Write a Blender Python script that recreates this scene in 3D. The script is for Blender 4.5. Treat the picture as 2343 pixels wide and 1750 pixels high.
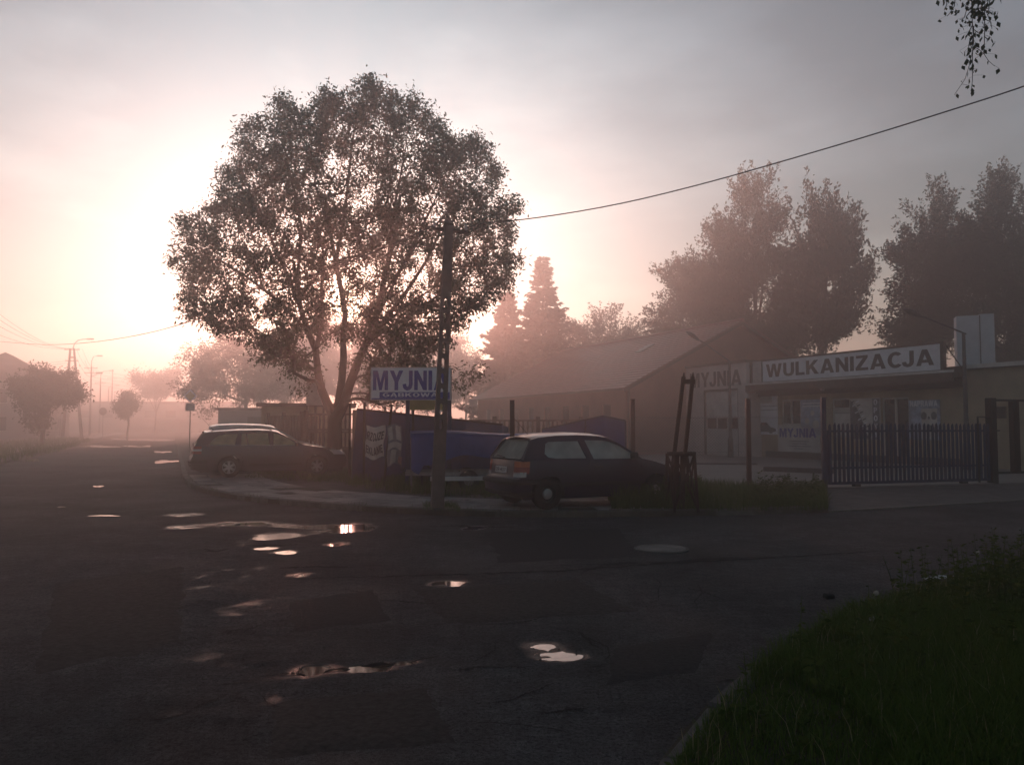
import bpy, bmesh, math, random
import numpy as np
from mathutils import Vector, Matrix
from mathutils.geometry import tessellate_polygon

for _o in list(bpy.data.objects):
    bpy.data.objects.remove(_o)
SC = bpy.context.scene
COL = SC.collection
RAD = math.radians

# ---------------------------------------------------------------- camera
FPX, CX, CY = 1839.0, 1171.5, 875.0          # focal length and centre in pixels of the photograph
EYE, HOR = 1.68, 972.0
PITCH = math.atan((HOR - CY) / FPX)
cam_data = bpy.data.cameras.new('camera')
cam_data.sensor_width = 36.0
cam_data.lens = 36.0 * FPX / 2343.0
cam_data.clip_start = 0.05
cam_data.clip_end = 3000
cam = bpy.data.objects.new('camera', cam_data)
COL.objects.link(cam)
cam.location = (0, 0, EYE)
cam.rotation_euler = (RAD(90) + PITCH, 0, 0)
SC.camera = cam

# ---------------------------------------------------------------- world, sun, exposure
SUN_EL, SUN_AZ = RAD(8.0), RAD(-11.7)        # low sun behind the big tree, left of the view axis
SUN_DIR = Vector((math.sin(SUN_AZ) * math.cos(SUN_EL), math.cos(SUN_AZ) * math.cos(SUN_EL), math.sin(SUN_EL)))
W = bpy.data.worlds.new('World')
SC.world = W
W.use_nodes = True
nt = W.node_tree
for n in list(nt.nodes):
    nt.nodes.remove(n)
def wn(t, **kw):
    n = nt.nodes.new(t)
    for k, v in kw.items():
        setattr(n, k, v)
    return n
sky = wn('ShaderNodeTexSky', sky_type='NISHITA', sun_disc=False, sun_elevation=SUN_EL,
         sun_rotation=SUN_AZ, air_density=1.0, dust_density=1.2, ozone_density=1.0)
hsv = wn('ShaderNodeHueSaturation'); hsv.inputs['Saturation'].default_value = 0.85; hsv.inputs['Value'].default_value = 1.0
nt.links.new(sky.outputs[0], hsv.inputs['Color'])
bg = wn('ShaderNodeBackground'); bg.inputs[1].default_value = 0.05
# the bright aureole a misty sky has round the sun (a function of the angle to the sun only)
tc = wn('ShaderNodeTexCoord')
dot = wn('ShaderNodeVectorMath', operation='DOT_PRODUCT'); dot.inputs[1].default_value = SUN_DIR
nt.links.new(tc.outputs['Generated'], dot.inputs[0])
def wmath(op, a, b=None):
    n = wn('ShaderNodeMath', operation=op)
    for i, q in enumerate((a, b)):
        if q is None: continue
        if isinstance(q, (int, float)): n.inputs[i].default_value = q
        else: nt.links.new(q, n.inputs[i])
    return n.outputs[0]
c0 = wmath('MAXIMUM', dot.outputs['Value'], 0.0)
wide = wmath('MULTIPLY', wmath('POWER', c0, 14.0), 9.0)
mid = wmath('MULTIPLY', wmath('POWER', c0, 80.0), 2.0)
core = wmath('MULTIPLY', wmath('POWER', c0, 4500.0), 150.0)
def wcol(fac, col):
    n = wn('ShaderNodeVectorMath', operation='SCALE'); n.inputs[0].default_value = col
    nt.links.new(fac, n.inputs['Scale']); return n.outputs[0]
def wadd(a, b):
    n = wn('ShaderNodeVectorMath', operation='ADD'); nt.links.new(a, n.inputs[0]); nt.links.new(b, n.inputs[1]); return n.outputs[0]
glow = wadd(wadd(wcol(wide, (.12, .72, 1.05)), wcol(mid, (.9, .95, .92))), wcol(core, (1.0, .62, .36)))
# thin veil of cloud streaks
mp = wn('ShaderNodeMapping'); mp.inputs['Scale'].default_value = (1.6, 1.6, 5.0); mp.inputs['Rotation'].default_value = (0.25, 0.45, 0.3)
nt.links.new(tc.outputs['Generated'], mp.inputs[0])
nz = wn('ShaderNodeTexNoise'); nz.inputs['Scale'].default_value = 2.3; nz.inputs['Detail'].default_value = 5.0; nz.inputs['Roughness'].default_value = .55
nt.links.new(mp.outputs[0], nz.inputs['Vector'])
cr = wn('ShaderNodeMapRange'); cr.inputs[1].default_value = .42; cr.inputs[2].default_value = .72; cr.inputs[3].default_value = .88; cr.inputs[4].default_value = 1.35
nt.links.new(nz.outputs[0], cr.inputs[0])
cl = wn('ShaderNodeVectorMath', operation='SCALE')
nt.links.new(hsv.outputs[0], cl.inputs[0]); nt.links.new(cr.outputs[0], cl.inputs['Scale'])
tot = wadd(cl.outputs[0], glow)
nt.links.new(tot, bg.inputs[0])
wo = wn('ShaderNodeOutputWorld')
nt.links.new(bg.outputs[0], wo.inputs[0])

sun_data = bpy.data.lights.new('sun', 'SUN')
sun_data.energy = 1.8
sun_data.angle = RAD(3.0)
sun_data.color = (1.0, .43, .33)
sun = bpy.data.objects.new('sun', sun_data)
COL.objects.link(sun)
sun.rotation_euler = SUN_DIR.to_track_quat('Z', 'Y').to_euler()
sun.location = (-10, 40, 30)

SC.view_settings.view_transform = 'Standard'
SC.view_settings.look = 'None'
SC.view_settings.exposure = 0.72
SC.view_settings.gamma = 1.0
SC.view_settings.use_curve_mapping = False
SC.render.engine = 'CYCLES'
SC.cycles.use_denoising = True
SC.cycles.max_bounces = 6
SC.cycles.diffuse_bounces = 2
SC.cycles.glossy_bounces = 3
SC.cycles.transmission_bounces = 4
SC.cycles.transparent_max_bounces = 10
SC.cycles.volume_bounces = 1
SC.cycles.sample_clamp_indirect = 6.0
SC.cycles.caustics_reflective = False
SC.cycles.caustics_refractive = False

# ---------------------------------------------------------------- measuring helpers
_ca, _sa = math.cos(PITCH), math.sin(PITCH)
def ray(px, py):
    x, y = (px - CX) / FPX, -(py - CY) / FPX
    return Vector((x, _ca - y * _sa, _sa + y * _ca))
def at(px, py, Y):
    r = ray(px, py); t = Y / r.y
    return Vector((r.x * t, Y, EYE + r.z * t))
def gp(px, py, z=0.0):
    r = ray(px, py); t = (z - EYE) / r.z
    return Vector((r.x * t, r.y * t, z))

def _h(ix, iy, s):
    n = (ix.astype(np.int64) * 374761393 + iy.astype(np.int64) * 668265263 + s * 1442695041) & 0xffffffff
    n = ((n ^ (n >> 13)) * 1274126177) & 0xffffffff
    return ((n ^ (n >> 16)) & 0xffff) / 65535.0
def vnoise(x, y, s=0):
    x = np.asarray(x, float); y = np.asarray(y, float)
    ix, iy = np.floor(x), np.floor(y); fx, fy = x - ix, y - iy
    fx = fx * fx * (3 - 2 * fx); fy = fy * fy * (3 - 2 * fy)
    a, b = _h(ix, iy, s), _h(ix + 1, iy, s); c, d = _h(ix, iy + 1, s), _h(ix + 1, iy + 1, s)
    return (a * (1 - fx) + b * fx) * (1 - fy) + (c * (1 - fx) + d * fx) * fy
def fbm(x, y, s=0, o=4):
    r = 0; a = .5; x = np.asarray(x, float); y = np.asarray(y, float)
    for i in range(o):
        r = r + a * (vnoise(x, y, s + i * 17) - .5); a *= .5; x = x * 2.03; y = y * 2.03
    return r

# ---------------------------------------------------------------- materials
def mat(name, col, rough=.8, metal=0.0, var=.25, scale=2.5, bump=0.0, bscale=60.0, col2=None, spec=.3,
        coat=0.0, stretch=(1, 1, 1), rvar=0.0, detail=5.0, rnd=.12, thr=None):
    m = bpy.data.materials.new(name); m.use_nodes = True
    t = m.node_tree; N = t.nodes; L = t.links
    b = N['Principled BSDF']
    b.inputs['Roughness'].default_value = rough
    b.inputs['Metallic'].default_value = metal
    b.inputs['Specular IOR Level'].default_value = spec
    b.inputs['Coat Weight'].default_value = coat
    co = N.new('ShaderNodeTexCoord'); oi = N.new('ShaderNodeObjectInfo')
    mp = N.new('ShaderNodeMapping'); mp.inputs['Scale'].default_value = stretch
    ad = N.new('ShaderNodeVectorMath'); ad.operation = 'ADD'
    sc = N.new('ShaderNodeVectorMath'); sc.operation = 'SCALE'; sc.inputs[0].default_value = (37, 53, 71)
    L.new(oi.outputs['Random'], sc.inputs['Scale'])
    L.new(co.outputs['Object'], mp.inputs[0]); L.new(mp.outputs[0], ad.inputs[0]); L.new(sc.outputs[0], ad.inputs[1])
    n1 = N.new('ShaderNodeTexNoise'); n1.inputs['Scale'].default_value = scale; n1.inputs['Detail'].default_value = detail
    n1.inputs['Roughness'].default_value = .65
    L.new(ad.outputs[0], n1.inputs['Vector'])
    mr = N.new('ShaderNodeMapRange')
    lo, hi = thr if thr else (.3, .7)
    mr.inputs[1].default_value = lo; mr.inputs[2].default_value = hi
    L.new(n1.outputs[0], mr.inputs[0])
    mx = N.new('ShaderNodeMix'); mx.data_type = 'RGBA'
    c = Vector(col)
    a_ = c * (1 - var) if col2 is None else c
    b_ = c * (1 + var) if col2 is None else Vector(col2)
    mx.inputs[6].default_value = (*a_, 1); mx.inputs[7].default_value = (*b_, 1)
    L.new(mr.outputs[0], mx.inputs[0])
    rv = N.new('ShaderNodeMapRange'); rv.inputs[3].default_value = 1 - rnd; rv.inputs[4].default_value = 1 + rnd
    L.new(oi.outputs['Random'], rv.inputs[0])
    ml = N.new('ShaderNodeVectorMath'); ml.operation = 'SCALE'
    L.new(mx.outputs[2], ml.inputs[0]); L.new(rv.outputs[0], ml.inputs['Scale'])
    L.new(ml.outputs[0], b.inputs['Base Color'])
    if rvar:
        r2 = N.new('ShaderNodeMapRange'); r2.inputs[3].default_value = max(.02, rough - rvar); r2.inputs[4].default_value = min(1, rough + rvar)
        L.new(n1.outputs[0], r2.inputs[0]); L.new(r2.outputs[0], b.inputs['Roughness'])
    if bump:
        n2 = N.new('ShaderNodeTexNoise'); n2.inputs['Scale'].default_value = bscale; n2.inputs['Detail'].default_value = 4
        L.new(ad.outputs[0], n2.inputs['Vector'])
        bp = N.new('ShaderNodeBump'); bp.inputs['Strength'].default_value = bump; bp.inputs['Distance'].default_value = .02
        L.new(n2.outputs[0], bp.inputs['Height']); L.new(bp.outputs[0], b.inputs['Normal'])
    return m

def leafmat(name, col, col2, trans=.35):
    m = bpy.data.materials.new(name); m.use_nodes = True
    t = m.node_tree; N = t.nodes; L = t.links
    for n in list(N): N.remove(n)
    out = N.new('ShaderNodeOutputMaterial'); d = N.new('ShaderNodeBsdfDiffuse'); tr = N.new('ShaderNodeBsdfTranslucent'); mx = N.new('ShaderNodeMixShader')
    g = N.new('ShaderNodeNewGeometry')
    c = N.new('ShaderNodeMix'); c.data_type = 'RGBA'
    c.inputs[6].default_value = (*col, 1); c.inputs[7].default_value = (*col2, 1)
    L.new(g.outputs['Random Per Island'], c.inputs[0])
    L.new(c.outputs[2], d.inputs[0]); L.new(c.outputs[2], tr.inputs[0])
    mx.inputs[0].default_value = trans
    L.new(d.outputs[0], mx.inputs[1]); L.new(tr.outputs[0], mx.inputs[2]); L.new(mx.outputs[0], out.inputs[0])
    return m

def glassmat(name, tint=(.8, .82, .8), refl=.12, fog=0.0, fogcol=(.5, .5, .48), back=.5):
    m = bpy.data.materials.new(name); m.use_nodes = True
    t = m.node_tree; N = t.nodes; L = t.links
    for n in list(N): N.remove(n)
    out = N.new('ShaderNodeOutputMaterial'); tr = N.new('ShaderNodeBsdfTransparent'); gl = N.new('ShaderNodeBsdfGlossy')
    tr.inputs[0].default_value = (*tint, 1); gl.inputs['Roughness'].default_value = .03; gl.inputs[0].default_value = (.9, .9, .9, 1)
    fr = N.new('ShaderNodeLayerWeight'); fr.inputs[0].default_value = .35
    mr = N.new('ShaderNodeMapRange'); mr.inputs[3].default_value = refl * .4; mr.inputs[4].default_value = min(1, refl * 4)
    L.new(fr.outputs['Fresnel'], mr.inputs[0])
    base = tr
    if fog:
        d = N.new('ShaderNodeBsdfTranslucent'); d.inputs[0].default_value = (*fogcol, 1)
        d2 = N.new('ShaderNodeBsdfDiffuse'); d2.inputs[0].default_value = (*fogcol, 1)
        mm = N.new('ShaderNodeMixShader'); mm.inputs[0].default_value = 1 - back; L.new(d.outputs[0], mm.inputs[1]); L.new(d2.outputs[0], mm.inputs[2])
        m2 = N.new('ShaderNodeMixShader'); m2.inputs[0].default_value = fog
        nz = N.new('ShaderNodeTexNoise'); nz.inputs['Scale'].default_value = 2.2; co = N.new('ShaderNodeTexCoord'); L.new(co.outputs['Object'], nz.inputs['Vector'])
        r = N.new('ShaderNodeMapRange'); r.inputs[1].default_value = .3; r.inputs[2].default_value = .7; r.inputs[3].default_value = fog * .55; r.inputs[4].default_value = min(1, fog * 1.3)
        L.new(nz.outputs[0], r.inputs[0]); L.new(r.outputs[0], m2.inputs[0])
        L.new(tr.outputs[0], m2.inputs[1]); L.new(mm.outputs[0], m2.inputs[2]); base = m2
    mx = N.new('ShaderNodeMixShader'); L.new(mr.outputs[0], mx.inputs[0]); L.new(base.outputs[0], mx.inputs[1]); L.new(gl.outputs[0], mx.inputs[2])
    L.new(mx.outputs[0], out.inputs[0])
    return m

M = {}
M['earth'] = mat('earth', (.06, .05, .037), .95, var=.5, scale=1.2, bump=.6, bscale=25)
M['gravel_dirt'] = mat('gravel_dirt', (.10, .085, .07), .9, var=.45, scale=2.0, bump=.6, bscale=40)
M['slab'] = mat('slab', (.27, .25, .235), .75, var=.3, scale=3, bump=.35, bscale=50, rnd=.35, rvar=.2)
M['kerb'] = mat('kerb', (.12, .115, .10), .8, var=.35, scale=5, bump=.4, bscale=50, rnd=.25)
M['yard'] = mat('yard', (.20, .19, .175), .6, var=.35, scale=.6, bump=.3, bscale=30, rvar=.25)
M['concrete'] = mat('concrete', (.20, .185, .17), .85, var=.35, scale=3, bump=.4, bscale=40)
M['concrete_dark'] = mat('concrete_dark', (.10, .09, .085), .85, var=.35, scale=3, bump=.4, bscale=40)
M['brown_concrete'] = mat('brown_concrete', (.16, .10, .075), .85, var=.35, scale=2, bump=.3)
M['bark'] = mat('bark', (.035, .026, .02), .95, var=.5, scale=8, bump=.9, bscale=30, stretch=(1, 1, .25))
M['leaf'] = leafmat('leaf', (.026, .056, .012), (.048, .088, .018), .24)
M['leaf_far'] = leafmat('leaf_far', (.03, .042, .017), (.06, .07, .03), .3)
M['needle'] = leafmat('needle', (.02, .03, .017), (.035, .045, .025), .15)
M['birch_leaf'] = leafmat('birch_leaf', (.03, .035, .014), (.05, .06, .02), .2)
M['grass'] = leafmat('grass', (.055, .10, .018), (.11, .16, .04), .35)
M['weed'] = leafmat('weed', (.045, .08, .018), (.10, .13, .035), .35)
M['dry_grass'] = leafmat('dry_grass', (.20, .17, .09), (.32, .28, .16), .3)
M['dandelion'] = mat('dandelion', (.55, .55, .5), .9, var=.1)
M['rust'] = mat('rust', (.026, .016, .012), .85, var=.5, scale=9, bump=.5, bscale=60, col2=(.06, .03, .018))
M['rust_dark'] = mat('rust_dark', (.035, .02, .015), .8, var=.5, scale=9, bump=.4)
M['blue_steel'] = mat('blue_steel', (.016, .034, .085), .5, var=.35, scale=6, bump=.2, rvar=.2)
M['black_steel'] = mat('black_steel', (.018, .017, .018), .55, var=.3, scale=6, bump=.2)
M['grey_steel'] = mat('grey_steel', (.10, .10, .10), .5, metal=.4, var=.3, scale=8)
M['galv'] = mat('galv', (.22, .22, .22), .5, metal=.5, var=.3, scale=8)
M['wire'] = mat('wire', (.02, .018, .018), .6, var=.1)
M['white_paint'] = mat('white_paint', (.80, .82, .88), .6, var=.12, scale=2, rnd=.04)
M['white_old'] = mat('white_old', (.6, .59, .57), .7, var=.2, scale=2.0, rnd=.05, bump=.1)
M['cream_wall'] = mat('cream_wall', (.42, .34, .24), .85, var=.25, scale=.8, bump=.25, bscale=30, rnd=.03)
M['plaster'] = mat('plaster', (.60, .56, .54), .85, var=.2, scale=.7, bump=.25, bscale=30, rnd=.03)
M['brown_wall'] = mat('brown_wall', (.28, .15, .11), .85, var=.25, scale=.6, bump=.2, bscale=20, rnd=.03)
M['brick'] = mat('brick', (.24, .12, .08), .9, var=.3, scale=1.5, bump=.3, bscale=25)
M['brown_trim'] = mat('brown_trim', (.10, .075, .06), .7, var=.3, scale=4)
M['sign_blue'] = mat('sign_blue', (.022, .045, .34), .5, var=.12, scale=4, rnd=.02)
M['sign_grey'] = mat('sign_grey', (.09, .075, .075), .6, var=.15, scale=4, rnd=.02)
M['roof_tile'] = mat('roof_tile', (.24, .10, .09), .45, var=.25, scale=1.0, bump=.5, bscale=6, rvar=.15)
M['tarp'] = mat('tarp', (.016, .055, .24), .42, var=.25, scale=3, bump=.3, bscale=14, rvar=.12)
M['tarp_edge'] = mat('tarp_edge', (.18, .22, .38), .5, var=.2)
M['blue_sheet'] = mat('blue_sheet', (.03, .05, .17), .5, var=.3, scale=2, col2=(.065, .04, .06), rvar=.15, bump=.15, bscale=10)
M['banner'] = mat('banner', (.52, .50, .46), .8, var=.25, scale=4, bump=.3, bscale=12)
M['print_dark'] = mat('print_dark', (.03, .03, .035), .7, var=.3, scale=12)
M['print_grey'] = mat('print_grey', (.16, .16, .18), .7, var=.4, scale=6)
M['print_red'] = mat('print_red', (.30, .16, .13), .7, var=.3, scale=6)
M['print_blue'] = mat('print_blue', (.42, .48, .60), .6, var=.4, scale=4)
M['window_dark'] = mat('window_dark', (.02, .02, .022), .08, var=.3, scale=2, spec=.6)
M['frame_white'] = mat('frame_white', (.5, .48, .45), .5, var=.1)
M['frame_brown'] = mat('frame_brown', (.12, .09, .07), .6, var=.2)
M['tyre'] = mat('tyre', (.015, .015, .015), .85, var=.3, scale=12, bump=.2)
M['alloy'] = mat('alloy', (.45, .46, .48), .3, metal=.8, var=.1, spec=.5)
M['steel_rim'] = mat('steel_rim', (.05, .05, .05), .5, metal=.3, var=.2)
M['hubcap'] = mat('hubcap', (.36, .36, .36), .4, metal=.5, var=.15)
M['paint_grey'] = mat('paint_grey', (.030, .028, .036), .30, metal=.15, var=.12, scale=1.5, coat=.6, spec=.5, rnd=.02)
M['paint_navy'] = mat('paint_navy', (.010, .008, .034), .30, metal=.1, var=.15, scale=1.5, coat=.25, spec=.4, rnd=.02)
M['paint_white'] = mat('paint_white', (.6, .6, .6), .3, var=.05, coat=.5, rnd=.02)
M['paint_silver'] = mat('paint_silver', (.38, .38, .40), .3, metal=.4, var=.05, coat=.5, rnd=.02)
M['plastic'] = mat('plastic', (.022, .022, .024), .6, var=.2, scale=10)
M['interior'] = mat('interior', (.03, .03, .03), .9, var=.3)
M['seat'] = mat('seat', (.07, .07, .07), .9, var=.2)
M['tail_red'] = mat('tail_red', (.30, .02, .012), .2, var=.15, spec=.6)
M['tail_orange'] = mat('tail_orange', (.5, .10, .02), .2, var=.15, spec=.6)
M['lamp_clear'] = mat('lamp_clear', (.45, .45, .46), .15, var=.1, spec=.7)
M['plate'] = mat('plate', (.6, .6, .6), .5, var=.05)
M['chrome'] = mat('chrome', (.6, .6, .6), .12, metal=1.0, var=.05)
M['wood_old'] = mat('wood_old', (.10, .075, .055), .85, var=.35, scale=6, bump=.4, stretch=(1, 1, .2))
M['brown_post'] = mat('brown_post', (.05, .024, .022), .6, var=.35, scale=8, bump=.2)
M['tank'] = mat('tank', (.52, .56, .62), .5, var=.12, scale=1.5, rnd=.05)
M['stone'] = mat('stone', (.02, .02, .02), .9, var=.3)
M['paper'] = mat('paper', (.5, .55, .55), .7, var=.1)
M['crack'] = mat('crack', (.012, .011, .011), .95, var=.3, scale=8)
M['old_tile'] = mat('old_tile', (.14, .09, .075), .8, var=.25, scale=2)
M['far_wall'] = mat('far_wall', (.32, .30, .28), .9, var=.2, scale=.5)
M['glass'] = glassmat('glass', (.82, .84, .80), .12)
M['fog_glass'] = glassmat('fog_glass', (.7, .72, .7), .14, fog=.75, fogcol=(.72, .76, .70))
M['dew_glass'] = glassmat('dew_glass', (.85, .86, .75), .10, fog=.8, fogcol=(.97, .97, .66), back=.8)
M['sign_yellow'] = mat('sign_yellow', (.5, .42, .15), .6, var=.15)

def asphalt():
    m = bpy.data.materials.new('asphalt'); m.use_nodes = True
    t = m.node_tree; N = t.nodes; L = t.links
    b = N['Principled BSDF']
    co = N.new('ShaderNodeTexCoord')
    def noise(scale, detail=5, rough=.6, vec=None):
        n = N.new('ShaderNodeTexNoise'); n.inputs['Scale'].default_value = scale; n.inputs['Detail'].default_value = detail; n.inputs['Roughness'].default_value = rough
        L.new(vec or co.outputs['Object'], n.inputs['Vector']); return n.outputs[0]
    def rng(v, a, b_, c, d):
        r = N.new('ShaderNodeMapRange'); r.inputs[1].default_value = a; r.inputs[2].default_value = b_; r.inputs[3].default_value = c; r.inputs[4].default_value = d
        L.new(v, r.inputs[0]); return r.outputs[0]
    def mul(a, b_):
        n = N.new('ShaderNodeMath'); n.operation = 'MULTIPLY'; L.new(a, n.inputs[0])
        if isinstance(b_, float): n.inputs[1].default_value = b_
        else: L.new(b_, n.inputs[1])
        return n.outputs[0]
    big = noise(.35, 6); med = noise(2.2, 6, .7); fine = noise(150, 2); grit = noise(38, 4, .8); blot = noise(9, 5, .75)
    v = mul(mul(rng(big, .3, .7, .55, 1.45), rng(med, .3, .7, .6, 1.4)), mul(rng(fine, .3, .7, .4, 1.6), mul(rng(grit, .36, .54, .22, 1.15), rng(blot, .3, .65, .6, 1.3))))
    geo = N.new('ShaderNodeNewGeometry'); sx = N.new('ShaderNodeSeparateXYZ'); L.new(geo.outputs['Position'], sx.inputs[0])
    damp = rng(sx.outputs['Z'], -.0125, -.0035, 0.0, 1.0)           # standing water keeps the hollows damp
    v = mul(v, rng(damp, 0, 1, .5, 1.0))
    cx = N.new('ShaderNodeVectorMath'); cx.operation = 'SCALE'; cx.inputs[0].default_value = (.070, .070, .073)
    L.new(v, cx.inputs['Scale']); L.new(cx.outputs[0], b.inputs['Base Color'])
    wet = noise(.55, 5, .6)
    L.new(mul(rng(wet, .30, .5, .66, .95), rng(damp, 0, 1, .30, 1.0)), b.inputs['Roughness'])
    b.inputs['Specular IOR Level'].default_value = .22
    def add(a, c):
        n = N.new('ShaderNodeMath'); n.operation = 'ADD'; L.new(a, n.inputs[0]); L.new(c, n.inputs[1]); return n.outputs[0]
    bp = N.new('ShaderNodeBump'); bp.inputs['Strength'].default_value = 1.0; bp.inputs['Distance'].default_value = .02
    L.new(add(add(mul(fine, .35), grit), mul(blot, 1.2)), bp.inputs['Height']); L.new(bp.outputs[0], b.inputs['Normal'])
    return m
M['asphalt'] = asphalt()
M['grit'] = mat('grit', (.075, .072, .068), .9, var=.6, scale=30, rnd=0)
M['asphalt_old'] = mat('asphalt_old', (.050, .047, .045), .9, var=.5, scale=20, bump=1.0, bscale=45, rnd=.05, spec=.15)
M['asphalt_new'] = mat('asphalt_new', (.030, .030, .032), .85, var=.5, scale=25, bump=1.0, bscale=60, rnd=.05, spec=.2)
def water():
    m = bpy.data.materials.new('water'); m.use_nodes = True
    b = m.node_tree.nodes['Principled BSDF']
    b.inputs['Base Color'].default_value = (.012, .011, .009, 1); b.inputs['Roughness'].default_value = .055
    b.inputs['IOR'].default_value = 1.45; b.inputs['Specular IOR Level'].default_value = .6
    N = m.node_tree.nodes; L = m.node_tree.links
    n = N.new('ShaderNodeTexNoise'); n.inputs['Scale'].default_value = 9
    co = N.new('ShaderNodeTexCoord'); L.new(co.outputs['Object'], n.inputs['Vector'])
    bp = N.new('ShaderNodeBump'); bp.inputs['Strength'].default_value = .012; L.new(n.outputs[0], bp.inputs['Height']); L.new(bp.outputs[0], b.inputs['Normal'])
    return m
M['water'] = water()

# ---------------------------------------------------------------- object helpers
WM = {}
def link(o, parent=None, wm=None):
    COL.objects.link(o)
    if parent is not None:
        o.parent = parent
        WM[o.name] = WM[parent.name] if wm is None else wm
    else:
        WM[o.name] = wm or Matrix.Identity(4)
    return o
def tag(o, label=None, cat=None, group=None, kind=None):
    if label: o['label'] = label
    if cat: o['category'] = cat
    if group: o['group'] = group
    if kind: o['kind'] = kind
    return o
def thing(name, label, cat, loc=(0, 0, 0), rotz=0.0, group=None):
    o = bpy.data.objects.new(name, None); o.empty_display_size = .2
    o.location = loc; o.rotation_euler = (0, 0, rotz)
    link(o, None, Matrix.Translation(Vector(loc)) @ Matrix.Rotation(rotz, 4, 'Z'))
    return tag(o, label, cat, group)
def put(name, mesh, m, parent=None, loc=(0, 0, 0), rot=None):
    """link a mesh (shared or not) as an object; loc is local to the parent"""
    if m and not mesh.materials: mesh.materials.append(M[m])
    o = bpy.data.objects.new(name, mesh); o.location = loc
    if rot: o.rotation_euler = rot
    wm = Matrix.Identity(4) if parent is None else WM[parent.name]
    e = Matrix.Translation(Vector(loc)) @ (Matrix.Identity(4) if not rot else __import__('mathutils').Euler(rot).to_matrix().to_4x4())
    return link(o, parent, wm @ e)

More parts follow.
